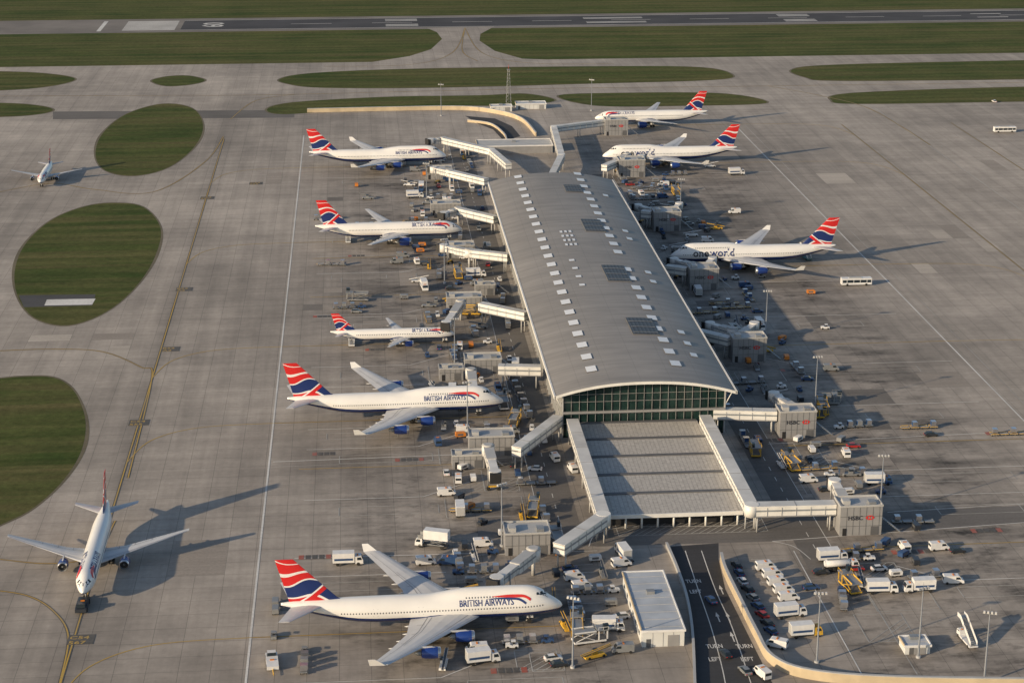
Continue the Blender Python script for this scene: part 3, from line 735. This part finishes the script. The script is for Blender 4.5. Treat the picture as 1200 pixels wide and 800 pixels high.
        if wl:
            y,xl,ch,z=wl; mb.loft([[(xl+.6,y*sd,z),(xl+ch,y*sd,z),(xl+ch,(y+.15)*sd,z),(xl+.6,(y+.15)*sd,z)],[(xl+3.0,(y+.75)*sd,z+1.9),(xl+ch+.4,(y+.75)*sd,z+1.9),(xl+ch+.4,(y+.85)*sd,z+1.9),(xl+3.0,(y+.85)*sd,z+1.9)]],'white_paint',True,False)
        for (ey,ex,ez,er,el) in eng:
            n=18
            prof=[(0,.86*er),(.02*el,.95*er),(.12*el,1.02*er),(.35*el,1.06*er),(.6*el,1.0*er),(.78*el,.82*er)]
            ring=lambda xx,rr:[(ex+xx,(ey+math.cos(2*math.pi*k/n)*rr)*sd,ez+math.sin(2*math.pi*k/n)*rr) for k in range(n)]
            cow='engine_blue'
            mb.loft([ring(*p) for p in prof],cow,False,True,True,lambda i,j:'silver' if i<2 else cow)
            mb.loft([ring(0,.86*er),ring(.15*el,.8*er)],'steel',False); mb.loft([ring(.15*el,.8*er),ring(.16*el,.02)],'dark',False); mb.loft([ring(.04*el,.03),ring(.15*el,.25*er)],'steel',True)
            mb.loft([ring(.78*el,.8*er),ring(.79*el,.5*er)],'dark',False); mb.loft([ring(.7*el,.55*er),ring(.95*el,.42*er),ring(1.1*el,.1*er)],'steel',True)
            wp,_=wz(ey,.3); lep,_=wz(ey,.02)
            prof=[(ex+.2*el,ez+er),(ex+.65*el,ez+er*.85),(wp.x+1,wp.z-.5),(wp.x,wp.z-.35),(lep.x+.2,lep.z+.05),(ex+.35*el,ez+er*1.18)]
            q=[(x,ey*sd-.18,z) for x,z in prof]+[(x,ey*sd+.18,z) for x,z in prof]; m=len(prof)
            mb.add(q,[list(range(m)),list(range(2*m-1,m-1,-1))]+[(i,(i+1)%m,(i+1)%m+m,i+m) for i in range(m)],'wing_grey')
    a,b=wing[1][1]-1.5,wing[1][1]+wing[1][2]+3; n=14; R2=[]
    for i in range(9):
        t=i/8; rr=math.sin(math.pi*max(.03,min(.97,t)))**.5; x=a+(b-a)*t
        R2.append([(x,math.cos(k*2*math.pi/n)*R*1.08*rr,-R*.55+math.sin(k*2*math.pi/n)*R*.62*rr) for k in range(n)])
    mb.loft(R2,'navy')
    fm='fin_'+kind; 
    if fm not in M: fin_mat(fm,hc+fin[1][0],hc+fin[-1][0],fin[1][2]*1.35,L+1)
    rings=[[(xl+c*ch,tt*t,z) for c,tt in [(c,t_*.5) for c,t_ in AF_U]+[(c,-t_*.5) for c,t_ in reversed(AF_U[1:-1])]] for (z,xl,ch,t) in fin]
    mb.loft(rings,fm,True,False)
    for (gx,gy,gr,nw) in gear:
        mb.cyl((gx,gy,-hc+gr),(gx,gy,-R*.6),.22,.25,'steel',8)
        for dx in ((-.75,.75) if nw==4 else (0,)):
            for dy in(-.5,.5): 
                mb.cyl((gx+dx,gy+dy-.2,-hc+gr),(gx+dx,gy+dy+.2,-hc+gr),gr,gr,'tyre',12,False)
        mb.cyl((gx-.8,gy,-hc+gr),(gx+.8,gy,-hc+gr),.12,.12,'steel',6)
        mb.box(gx-1.0,gx+.6,gy-.04,gy+.04,-R-.9,-R*.7,'white_paint')
    me=mb.mesh('airliner_'+kind)
    import bmesh
    bm=bmesh.new(); bm.from_mesh(me); bmesh.ops.recalc_face_normals(bm,faces=bm.faces); bm.to_mesh(me); bm.free()
    return me
AM={}
def plane(kind,liv,u,v,z,rz,name):
    k=(kind,liv)
    if k not in AM: AM[k]=make_airliner(kind,liv)
    p=G(u,v,z); return inst(name,AM[k],(p.x,p.y,0.06),rz)
J4='four_engine_airliner'; J2='twin_engine_airliner'; rd=math.radians
plane('747','ba',523,182,4.8,rd(.5),J4); plane('777','ba',542,268,4.8,rd(.5),J2); plane('321','ba',533,391,3.2,0,J2)
plane('747','ba',590,470,4.4,rd(.8),J4); plane('747','ba',659,708,4.4,rd(.8),J4)
plane('767','ba',97,695,3.8,-math.pi/2,J2); plane('320','ba',47,214,3,-math.pi/2,J2)
plane('747','one',785,301,4.4,math.pi,J4); plane('747','one',706,183,4.4,math.pi,J4); plane('777','ba',697,138,4.8,math.pi,J2)
# ------------------------------------------------------------------ walls and sheds
def wall(pts,h,m,name,t=.5):
    mb=MB(); q=[Vector((p[0],p[1],0)) for p in pts]; n=len(q); rb=[]
    for i,p in enumerate(q):
        d=(q[min(i+1,n-1)]-q[max(i-1,0)]).normalized(); nn=Vector((-d.y,d.x,0))*t/2
        rb.append([p-nn,p+nn,p+nn+Vector((0,0,h)),p-nn+Vector((0,0,h))])
    mb.loft(rb,m,True,False)
    rb=[[a+Vector((0,0,h-.02))+ (a-b)*.15,b+Vector((0,0,h-.02))+(b-a)*.15,b+Vector((0,0,h+.2))+(b-a)*.15,a+Vector((0,0,h+.2))+(a-b)*.15] for a,b,_,_ in rb]
    mb.loft(rb,'grey_light',True,False)
    return mb.obj(name)
def spl(pts,n=6):
    q=[G(u,v) for u,v in pts]; out=[]
    for i in range(len(q)-1):
        p0=q[max(i-1,0)];p1=q[i];p2=q[i+1];p3=q[min(i+2,len(q)-1)]
        for k in range(n):
            t=k/n; out.append(0.5*((2*p1)+(p2-p0)*t+(2*p0-5*p1+4*p2-p3)*t*t+(3*p1-p0-3*p2+p3)*t**3))
    out.append(q[-1]); return out
wall(spl([(845,657),(850,675),(868,712),(886,748),(905,778),(950,795),(1050,803),(1250,806)]),2.4,'tan_wall','retaining_wall',.6)
wall(spl([(781,640),(792,665),(804,700),(811,740),(814,800),(816,870)]),1.1,'grey_light','parapet_wall')
wall(spl([(360,132),(450,130),(540,129),(585,134),(612,143),(628,160)]),2.2,'tan_wall','retaining_wall',.6)
sheet('ramp_road',P([(545,136),(580,139),(600,148),(610,160),(590,165),(578,152),(560,145)]),.02,'asphalt_new')
wall(spl([(548,143),(575,147),(590,158),(594,166)]),1.2,'tan_wall','parapet_wall')
def shed(u0,u1,vb,dep,h,name,wallm='shed_wall',roofm='shed_roof'):
    a=G(u0,vb);b=G(u1,vb);y=(a.y+b.y)/2;mb=MB()
    mb.box(a.x,b.x,y,y+dep,0,h,wallm,roofm); mb.box(a.x-.3,b.x+.3,y-.3,y-.01,h-.3,h+.3,'fleet_white'); mb.box(a.x-.3,a.x-.01,y,y+dep,h-.3,h+.3,'tan_wall'); mb.box(b.x+.01,b.x+.3,y,y+dep,h-.3,h+.3,'fleet_white'); mb.box(a.x-.3,b.x+.3,y+dep+.01,y+dep+.3,h-.3,h+.3,'fleet_white')
    k=a.x+2.5
    while k<b.x-1: mb.box(k,k+.1,y-.05,y,0,h-.3,'grey_clad'); k+=2.5
    mb.box(a.x+1,a.x+2.1,y-.08,y,0,2.1,'grey_dark'); mb.box(b.x-4,b.x-1.2,y-.08,y,0,min(3,h-.6),'grey_clad')
    j=y+4
    while j<y+dep-2: mb.box(a.x-.06,a.x,j,j+1.6,min(1.2,h*.3),min(2.2,h*.6),'glass'); j+=5
    for j in range(int(dep//4)): mb.box(a.x,b.x,y+2+j*4,y+2.12+j*4,h-.01,h+.07,'grey_light')
    mb.box((a.x+b.x)/2-1,(a.x+b.x)/2+1,y+dep*.6,y+dep*.6+1.6,h-.01,h+.8,'steel')
    return mb.obj(name)
shed(752,802,757,33,4.2,'service_building')
shed(1060,1090,766,5,2.2,'equipment_hut'); shed(560,648,180,16,4,'plant_building','grey_clad','grey_light'); shed(575,600,131,6,3,'equipment_hut'); shed(605,640,128,8,3,'equipment_hut')
# ------------------------------------------------------------------ light masts
def mast():
    mb=MB(); mb.cyl((0,0,0),(0,0,18),.26,.12,'steel',8); mb.cyl((0,0,0),(0,0,.6),.6,.6,'grey_light',8)
    mb.box(-1.6,1.6,-.12,.12,17.6,17.8,'steel')
    for i in range(4): mb.frust((-1.5+i*.85,-1.0+i*.85,-.5,.3,17.81),(-1.45+i*.85,-1.05+i*.85,-.3,.1,18.3),'grey_light','lamp')
    mb.cyl((0,0,18.2),(0,0,19.6),.04,.03,'steel',5); return mb.mesh('floodlight_mast')
mm=mast()
for (u,v) in [(1076,770),(957,776),(1031,604),(955,480),(897,397),(797,256),(693,130),(517,136),(588,640),(671,782),(533,432),(548,512),(521,332),(1153,800),(500,236)]:
    inst('floodlight_mast',mm,G(u,v),random.uniform(-.6,.6))
mb=MB(); c=G(596,126)
for i in range(10):
    z=i*2.2; r0=1.5-.1*i; r1=1.5-.1*(i+1)
    co=[(1,1),(-1,1),(-1,-1),(1,-1)]
    for k in range(4):
        a,b=co[k],co[(k+1)%4]
        mb.cyl((a[0]*r0,a[1]*r0,z),(a[0]*r1,a[1]*r1,z+2.2),.09,.09,'steel',5); mb.cyl((a[0]*r0,a[1]*r0,z),(b[0]*r1,b[1]*r1,z+2.2),.06,.06,'steel',5); mb.cyl((a[0]*r0,a[1]*r0,z),(b[0]*r0,b[1]*r0,z),.06,.06,'steel',5)
mb.box(-1,1,-1,1,22,22.2,'steel'); mb.cyl((0,0,22),(0,0,25),.1,.05,'red',6)
o=mb.obj('lattice_mast'); o.location=c
# ------------------------------------------------------------------ vehicles
def v_car(col):
    mb=MB(); mb.prism([(-2.1,.3),(-2.15,.75),(-1.9,.92),(-1.0,.98),(1.0,.98),(1.9,.85),(2.15,.65),(2.1,.3)],-.87,.87,col)
    mb.frust((-1.75,1.15,-.8,.8,.985),(-1.25,.35,-.64,.64,1.46),'glass',col)
    for x in(-1.35,1.35):
        for y in(-.8,.8): mb.wheel(x,y,.32,.32,.22)
    mb.box(2.1,2.17,-.75,-.45,.55,.7,'lamp'); mb.box(2.1,2.17,.45,.75,.55,.7,'lamp'); mb.box(-2.18,-2.12,-.75,-.45,.6,.78,'red'); mb.box(-2.18,-2.12,.45,.75,.6,.78,'red')
    return mb
def v_van(col):
    mb=MB(); mb.prism([(-2.6,.4),(-2.65,2.2),(-2.5,2.35),(1.2,2.35),(1.5,2.2),(2.1,1.3),(2.6,1.1),(2.7,.4)],-.95,.95,col)
    mb.add([(1.56,-.82,2.12),(1.56,.82,2.12),(2.13,.86,1.34),(2.13,-.86,1.34)],[(0,1,2,3)],'glass')
    for y in(-.96,.96): mb.add([(.5,y,2.05),(1.45,y,2.05),(1.85,y,1.4),(.5,y,1.4)],[(0,1,2,3)],'glass')
    mb.box(-2.68,-2.6,-.8,.8,1.35,2.0,'glass')
    for x in(-1.7,1.7):
        for y in(-.88,.88): mb.wheel(x,y,.36,.36,.24)
    mb.box(-.3,0.1,-.5,.5,2.36,2.5,'orange'); return mb
def cab(mb,x0,col,w=1.15,zt=2.6):
    mb.prism([(x0,.55),(x0,zt),(x0+1.6,zt),(x0+2.0,1.6),(x0+2.1,.55)],-w,w,col)
    mb.add([(x0+1.64,-w*.88,zt-.08),(x0+1.64,w*.88,zt-.08),(x0+2.03,w*.88,1.65),(x0+2.03,-w*.88,1.65)],[(0,1,2,3)],'glass')
    for y in(-w-.01,w+.01): mb.add([(x0+.5,y,zt-.2),(x0+1.5,y,zt-.2),(x0+1.8,y,1.6),(x0+.5,y,1.6)],[(0,1,2,3)],'glass')
    mb.box(x0+.4,x0+.8,-.5,.5,zt,zt+.15,'orange')
def v_truck(col):
    mb=MB(); mb.box(-3.8,3.4,-.9,.9,.6,.85,'dark'); cab(mb,1.9,col); mb.box(-4,1.7,-1.25,1.25,.95,3.6,'fleet_white'); mb.box(-4.05,-4,-1.1,1.1,1.1,3.4,'grey_light')
    for y in (-1.27,1.27): mb.box(-3.6,1.3,min(y,y*.99),max(y,y*.99),1.6,2.2,'blue_v')
    for x in(-2.7,2.7):
        for y in(-1.0,1.0): mb.wheel(x,y,.48,.48,.3)
    return mb
def v_cater(col):
    mb=MB(); mb.box(-4.4,4,-.9,.9,.7,.95,'dark'); cab(mb,2.6,col); mb.box(-4.6,2.2,-1.25,1.25,2.6,5.2,'fleet_white'); mb.box(2.2,3.8,-1.2,1.2,2.7,2.8,'steel')
    for y in(-1,1):
        mb.beam((-3.5,y,1.0),(1.2,y,1.0),.2,.2,'steel'); 
        mb.prism([(-3.5,1),(-3.2,1),(1.3,2.6),(1.0,2.6)],y*.9-.08,y*.9+.08,'steel'); mb.prism([(1.0,1),(1.3,1),(-3.2,2.6),(-3.5,2.6)],y*.9-.1,y*.9+.06,'steel')
    for x in(-3,3.2):
        for y in(-1.0,1.0): mb.wheel(x,y,.5,.5,.3)
    for y in (-1.4,1.4): mb.box(2.2,3.8,y*.84,y*.84+.05,2.8,3.7,'steel')
    return mb
def v_tanker(col):
    mb=MB(); mb.box(-4.5,3.6,-.9,.9,.6,.9,'dark'); cab(mb,2.4,col)
    mb.loft([[(x,math.cos(t)*1.2*s_,1.95+math.sin(t)*.95*s_) for t in [k*math.pi/7 for k in range(14)]] for x,s_ in((-4.6,.8),(-4.4,1),(1.9,1),(2.1,.8))],'fleet_white'); mb.box(-4,1.5,-.3,.3,2.88,3.05,'steel')
    for x in(-3.4,-2.2,3.2):
        for y in(-1.0,1.0): mb.wheel(x,y,.5,.5,.3)
    return mb
def v_tug(col):
    mb=MB(); mb.prism([(-1.5,.3),(-1.5,1.0),(-.3,1.0),(-.3,.8),(.5,1.1),(1.5,1.0),(1.55,.3)],-.7,.7,col)
    mb.box(-.9,.2,-.6,.6,1.75,1.85,col)
    for x in(-.85,.15):
        for y in(-.55,.55): mb.cyl((x,y,.95),(x,y,1.8),.04,.04,'dark',5)
    mb.box(-.7,-.2,-.3,.3,.9,1.25,'dark')
    for x in(-1,1):
        for y in(-.65,.65): mb.wheel(x,y,.33,.33,.2)
    return mb
def v_push(col):
    mb=MB(); mb.prism([(-3.6,.4),(-3.7,1.3),(-1.0,1.5),(1.2,1.5),(3.6,1.3),(3.7,.4)],-1.4,1.4,col); mb.frust((1.2,3.0,-1.1,1.1,1.4),(1.35,2.8,-1,1,2.3),'glass',col)
    for x in(-2.3,2.3):
        for y in(-1.3,1.3): mb.wheel(x,y,.6,.6,.4)
    mb.cyl((-3.7,0,.6),(-6.5,0,.6),.12,.12,'yellow',6); mb.box(-1,-.6,-.5,.5,1.45,1.7,'orange'); return mb
def uld(mb,x,m='silver'):
    pr=[(-.75,.85),(-1.0,1.25),(-1.0,2.3),(.78,2.3),(.78,.85)]
    q=[(x-.75,y,z) for y,z in pr]+[(x+.75,y,z) for y,z in pr]
    mb.add(q,[list(range(5)),list(range(9,4,-1))]+[(i,(i+1)%5,(i+1)%5+5,i+5) for i in range(5)],m)
    mb.box(x+.755,x+.77,-.7,.7,.95,2.2,'blue_v')
def v_train(col,n=3,load=True):
    mb=v_tug(col)
    for i in range(n):
        x=-3.6-i*3.1; mb.box(x-1.2,x+1.2,-.85,.85,.5,.65,'steel'); mb.cyl((x+1.2,0,.5),(x+1.9,0,.5),.06,.06,'yellow',5)
        for dx in(-.8,.8):
            for y in(-.7,.7): mb.wheel(x+dx,y,.22,.22,.14)
        uld(mb,x,'steel' if i%2 else 'silver')
    return mb
def v_belt(col):
    mb=MB(); mb.prism([(-3,.35),(-3,.9),(2.2,.9),(2.6,.35)],-.8,.8,col); mb.prism([(-4.0,.95),(-4.0,1.2),(3.9,2.7),(3.9,2.45)],-.55,.05,'grey_dark'); mb.prism([(-4.0,1.2),(-4,1.35),(3.9,2.85),(3.9,2.7)],.05,.12,col); mb.prism([(-4.0,1.2),(-4,1.35),(3.9,2.85),(3.9,2.7)],-.62,-.55,col)
    mb.box(-.6,.7,.2,.78,.91,1.7,col); mb.box(-.5,.6,.15,.8,1.7,2.2,'glass')
    for x in(-2,1.8):
        for y in(-.7,.7): mb.wheel(x,y,.38,.38,.22)
    return mb
def v_loader(col):
    mb=MB(); mb.box(-4,4,-1.5,1.5,.5,1.0,col,'grey_dark'); mb.box(-3.9,1.5,-1.4,1.4,2.9,3.15,'steel'); mb.box(1.8,4.6,-1.6,1.6,3.3,3.55,'steel')
    for y in(-1.3,1.3):
        mb.prism([(-3.6,1),(-3.3,1),(1.3,2.9),(1.0,2.9)],y-.1,y+.1,col); mb.prism([(1,1),(1.3,1),(-3.3,2.9),(-3.6,2.9)],y-.12,y+.08,col); mb.box(2.0,2.3,y-.1,y+.1,1,3.3,col); mb.box(4.1,4.4,y-.1,y+.1,1,3.3,col)
        mb.box(-3.9,1.5,y*1.07-.04,y*1.07+.04,3.15,3.5,col); mb.box(1.9,4.5,y*1.15-.04,y*1.15+.04,4.2,4.3,col)
        for x in (2,3.2,4.4): mb.box(x-.04,x+.04,y*1.15-.04,y*1.15+.04,3.55,4.2,col)
    mb.box(3.2,4.5,-1.4,-.6,3.56,4.9,'glass'); 
    for x in(-3,3):
        for y in(-1.3,1.3): mb.wheel(x,y,.45,.45,.35)
    return mb
def v_stairs(col):
    mb=MB(); mb.box(-4,3,-1.1,1.1,.5,.9,col); cab(mb,2.0,col,1.0,2.1)
    for i in range(16): mb.box(-4+i*.42,-3.55+i*.42,-.8,.8,.9+i*.24,1.0+i*.24,'steel')
    mb.box(2.7,4.6,-.9,.9,4.7,4.85,'steel')
    for y in(-.85,.85):
        mb.prism([(-4,1.1),(-4,2.1),(2.7,5.9),(2.7,4.8)],y-.04,y+.04,'fleet_white'); mb.box(2.7,4.6,y-.04,y+.04,4.86,5.9,'fleet_white')
    for x in (-1,2.4): mb.cyl((x,0,.9),(x,0,2+.55*(x+1)),.15,.15,'steel',6)
    for x in(-3,2.8):
        for y in(-1,1): mb.wheel(x,y,.42,.42,.25)
    return mb
def v_bus(col):
    mb=MB(); mb.box(-6,6,-1.35,1.35,.45,3.0,col); mb.box(-5.7,5.7,-1.37,1.37,1.3,2.4,'glass'); mb.box(5.98,6.03,-1.2,1.2,1.1,2.7,'glass'); mb.box(-3,2,-.8,.8,3.01,3.25,'grey_light')
    for x in(-3.8,3.8):
        for y in(-1.25,1.25): mb.wheel(x,y,.48,.48,.3)
    for x in (-4,-1.3,1.3,4): mb.box(x-.1,x+.1,-1.38,1.38,.5,2.9,col)
    return mb
def v_gpu(col):
    mb=MB(); mb.prism([(-1.6,.5),(-1.6,1.6),(-1.3,1.75),(1.3,1.75),(1.6,1.5),(1.6,.5)],-.8,.8,col); mb.box(-1.0,.8,-.82,.82,.8,1.4,'grey_dark'); mb.cyl((1.6,0,.5),(3,0,.4),.06,.06,'dark',5)
    for x in(-1,1):
        for y in(-.7,.7): mb.wheel(x,y,.28,.28,.18)
    return mb
def v_dolly(col):
    mb=MB()
    for i in range(4):
        x=i*3.0; mb.box(x-1.3,x+1.3,-1,1,.45,.6,'steel'); mb.box(x-1.3,x+1.3,-1.0,-.9,.61,.75,col); mb.box(x-1.3,x+1.3,.9,1.0,.61,.75,col)
        for dx in(-.9,.9):
            for y in(-.8,.8): mb.wheel(x+dx,y,.22,.22,.14)
        if i in (0,2): uld(mb,x)
        mb.cyl((x+1.3,0,.5),(x+1.7,0,.5),.06,.06,'yellow',5)
    return mb
KIND={'car':(v_car,'parked_car'),'van':(v_van,'service_van'),'truck':(v_truck,'box_truck'),'cater':(v_cater,'catering_truck'),'tanker':(v_tanker,'fuel_tanker'),'tug':(v_tug,'baggage_tractor'),'push':(v_push,'pushback_tractor'),'train':(v_train,'baggage_train'),'belt':(v_belt,'belt_loader'),'loader':(v_loader,'cargo_loader'),'stairs':(v_stairs,'passenger_stairs'),'bus':(v_bus,'airport_bus'),'gpu':(v_gpu,'ground_power_unit'),'dolly':(v_dolly,'container_dolly_row')}
VM={}
def veh(kind,p,deg,col='fleet_white'):
    fn,nm=KIND[kind]
    if (kind,col) not in VM: VM[(kind,col)]=fn(col).mesh(nm)
    inst(nm,VM[(kind,col)],(p[0],p[1],.07),math.radians(deg))
def V(kind,u,v,deg,col='fleet_white'):
    p=G(u,v); occ.append((p.x,p.y)); veh(kind,p,deg,col)
V('cater',507,641,160); V('truck',408,661,0,'fleet_white'); V('van',499,661,5); V('van',524,661,170,'blue_v'); V('tug',462,664,90,'fleet_white')
for u,v,k in [(323,709,'gpu'),(323,718,'gpu'),(321,747,'tug'),(319,778,'push'),(357,765,'train')]: V(k,u,v,90 if k!='push' else 95,'steel' if k!='push' else 'fleet_white')
V('push',97,712,-90,'car_dark')
for i,(u,v) in enumerate([(897,667),(905,676),(911,685),(918,694),(924,703)]): V('van',u,v,8)
V('truck',926,722,8); V('truck',944,745,5,'yellow'); V('truck',975,657,4); V('tanker',986,667,3); V('van',1100,644,5); V('car',1122,647,5,'car_dark')
for i,(u,v) in enumerate([(857,664),(860,673),(864,683),(870,692),(876,702),(882,712),(887,722),(893,732),(897,741)]): V('car',u+6,v,100 if i<3 else 112,['car_dark','blue_v','fleet_white','car_dark','steel','blue_v','car_red'][i%7])
for u,v,c_ in [(850,768,'car_dark'),(873,788,'steel'),(833,705,'blue_v')]: V('car',u,v,105,c_)
for u,v,c_ in [(962,672,'car_dark'),(950,690,'blue_v'),(1003,668,'car_red'),(1030,668,'fleet_white')]: V('car',u,v,5,c_)
V('van',910,758,150); V('van',893,792,110); V('bus',1003,334,0); V('truck',863,205,5); V('bus',1177,155,0); V('car',1165,120,90)
V('truck',730,652,100); V('van',728,663,15); V('van',673,679,12); V('van',682,690,12); V('car',668,668,10,'blue_v'); V('car',733,659,10,'car_dark')
V('van',650,539,100); V('car',627,551,170); V('van',671,552,100,'fleet_white'); V('car',648,773,10); V('car',655,780,10,'car_dark')
V('stairs',1133,752,95); V('stairs',408,283,90); V('stairs',412,403,90); V('stairs',944,303,100,'teal_v')
V('loader',625,602,80,'yellow'); V('loader',603,497,75,'yellow'); V('belt',585,410,90,'yellow'); V('loader',676,742,85,'yellow'); V('belt',662,735,100,'yellow'); V('loader',996,690,100,'yellow'); V('belt',1008,684,85,'fleet_white'); V('train',985,694,80,'blue_v')
V('loader',927,548,100,'yellow'); V('belt',915,546,95,'fleet_white'); V('dolly',1165,510,0,'yellow'); V('dolly',640,611,95,'steel'); V('belt',612,607,90,'yellow'); V('dolly',610,568,0,'steel'); V('belt',698,770,20,'yellow'); V('loader',690,752,10,'fleet_white')
V('truck',566,776,10); V('belt',520,780,80,'fleet_white'); V('gpu',600,728,0,'steel')
for i in range(7): V('dolly',600+i*3.4,446+i*7.2,96,['blue_v','steel'][i%2])
def free(x,y,r=5):
    for a,b in occ:
        if (a-x)**2+(b-y)**2<r*r: return False
    for yy,n0,n1 in [(stands_l[0],-30,50),(stands_l[1],-30,48),(stands_l[2],-14,34),(stands_l[3],-20,50),(stands_l[4],-30,50)]:
        if abs(y-yy)<7 and n0<x<n1: return False
    for yy in stands_r[:3]:
        if abs(y-yy)<7 and 118<x<200: return False
    return True
kl=['car','van','train','belt','dolly','tug','gpu','truck','loader','train','van','dolly','gpu','car','tug','belt']
cl={'car':['fleet_white','car_dark','blue_v','steel','car_red'],'van':['fleet_white','fleet_white','blue_v','steel'],'train':['fleet_white','steel','blue_v'],'belt':['steel','fleet_white','yellow'],'dolly':['steel','yellow'],'tug':['fleet_white','blue_v','steel','car_dark'],'gpu':['steel','blue_v','orange','fleet_white','car_dark'],'truck':['fleet_white','blue_v','fleet_white'],'loader':['fleet_white','steel','yellow']}
def scatter(x0,x1,y0,y1,n,degs,r=6.2,kinds=None):
    k=0;t=0
    while k<n and t<n*20:
        t+=1; x=random.uniform(x0,x1); y=random.uniform(y0,y1)
        if not free(x,y,r): continue
        kd=random.choice(kinds or kl); veh(kd,(x,y),random.choice(degs)+random.uniform(-6,6),random.choice(cl[kd])); occ.append((x,y)); k+=1
scatter(22,46,478,960,84,[0,90,90,270,180]); scatter(-10,20,560,950,16,[0,90,180]); scatter(49,57,500,960,22,[90,270]); scatter(127,150,500,930,70,[0,90,270,180]); scatter(150,190,480,930,12,[0,90,180])
scatter(50,62,395,455,10,[0,90,180]); scatter(128,150,425,500,16,[0,90,180]); scatter(114.5,123,500,860,12,[90,270])
scatter(24,47,440,960,50,[0,45,90],3.6,['gpu','tug','gpu']); scatter(126,152,430,930,40,[0,45,90],3.6,['gpu','tug','gpu'])
scatter(22,60,400,470,16,[0,90,180],5)
print('objects',len(bpy.data.objects))
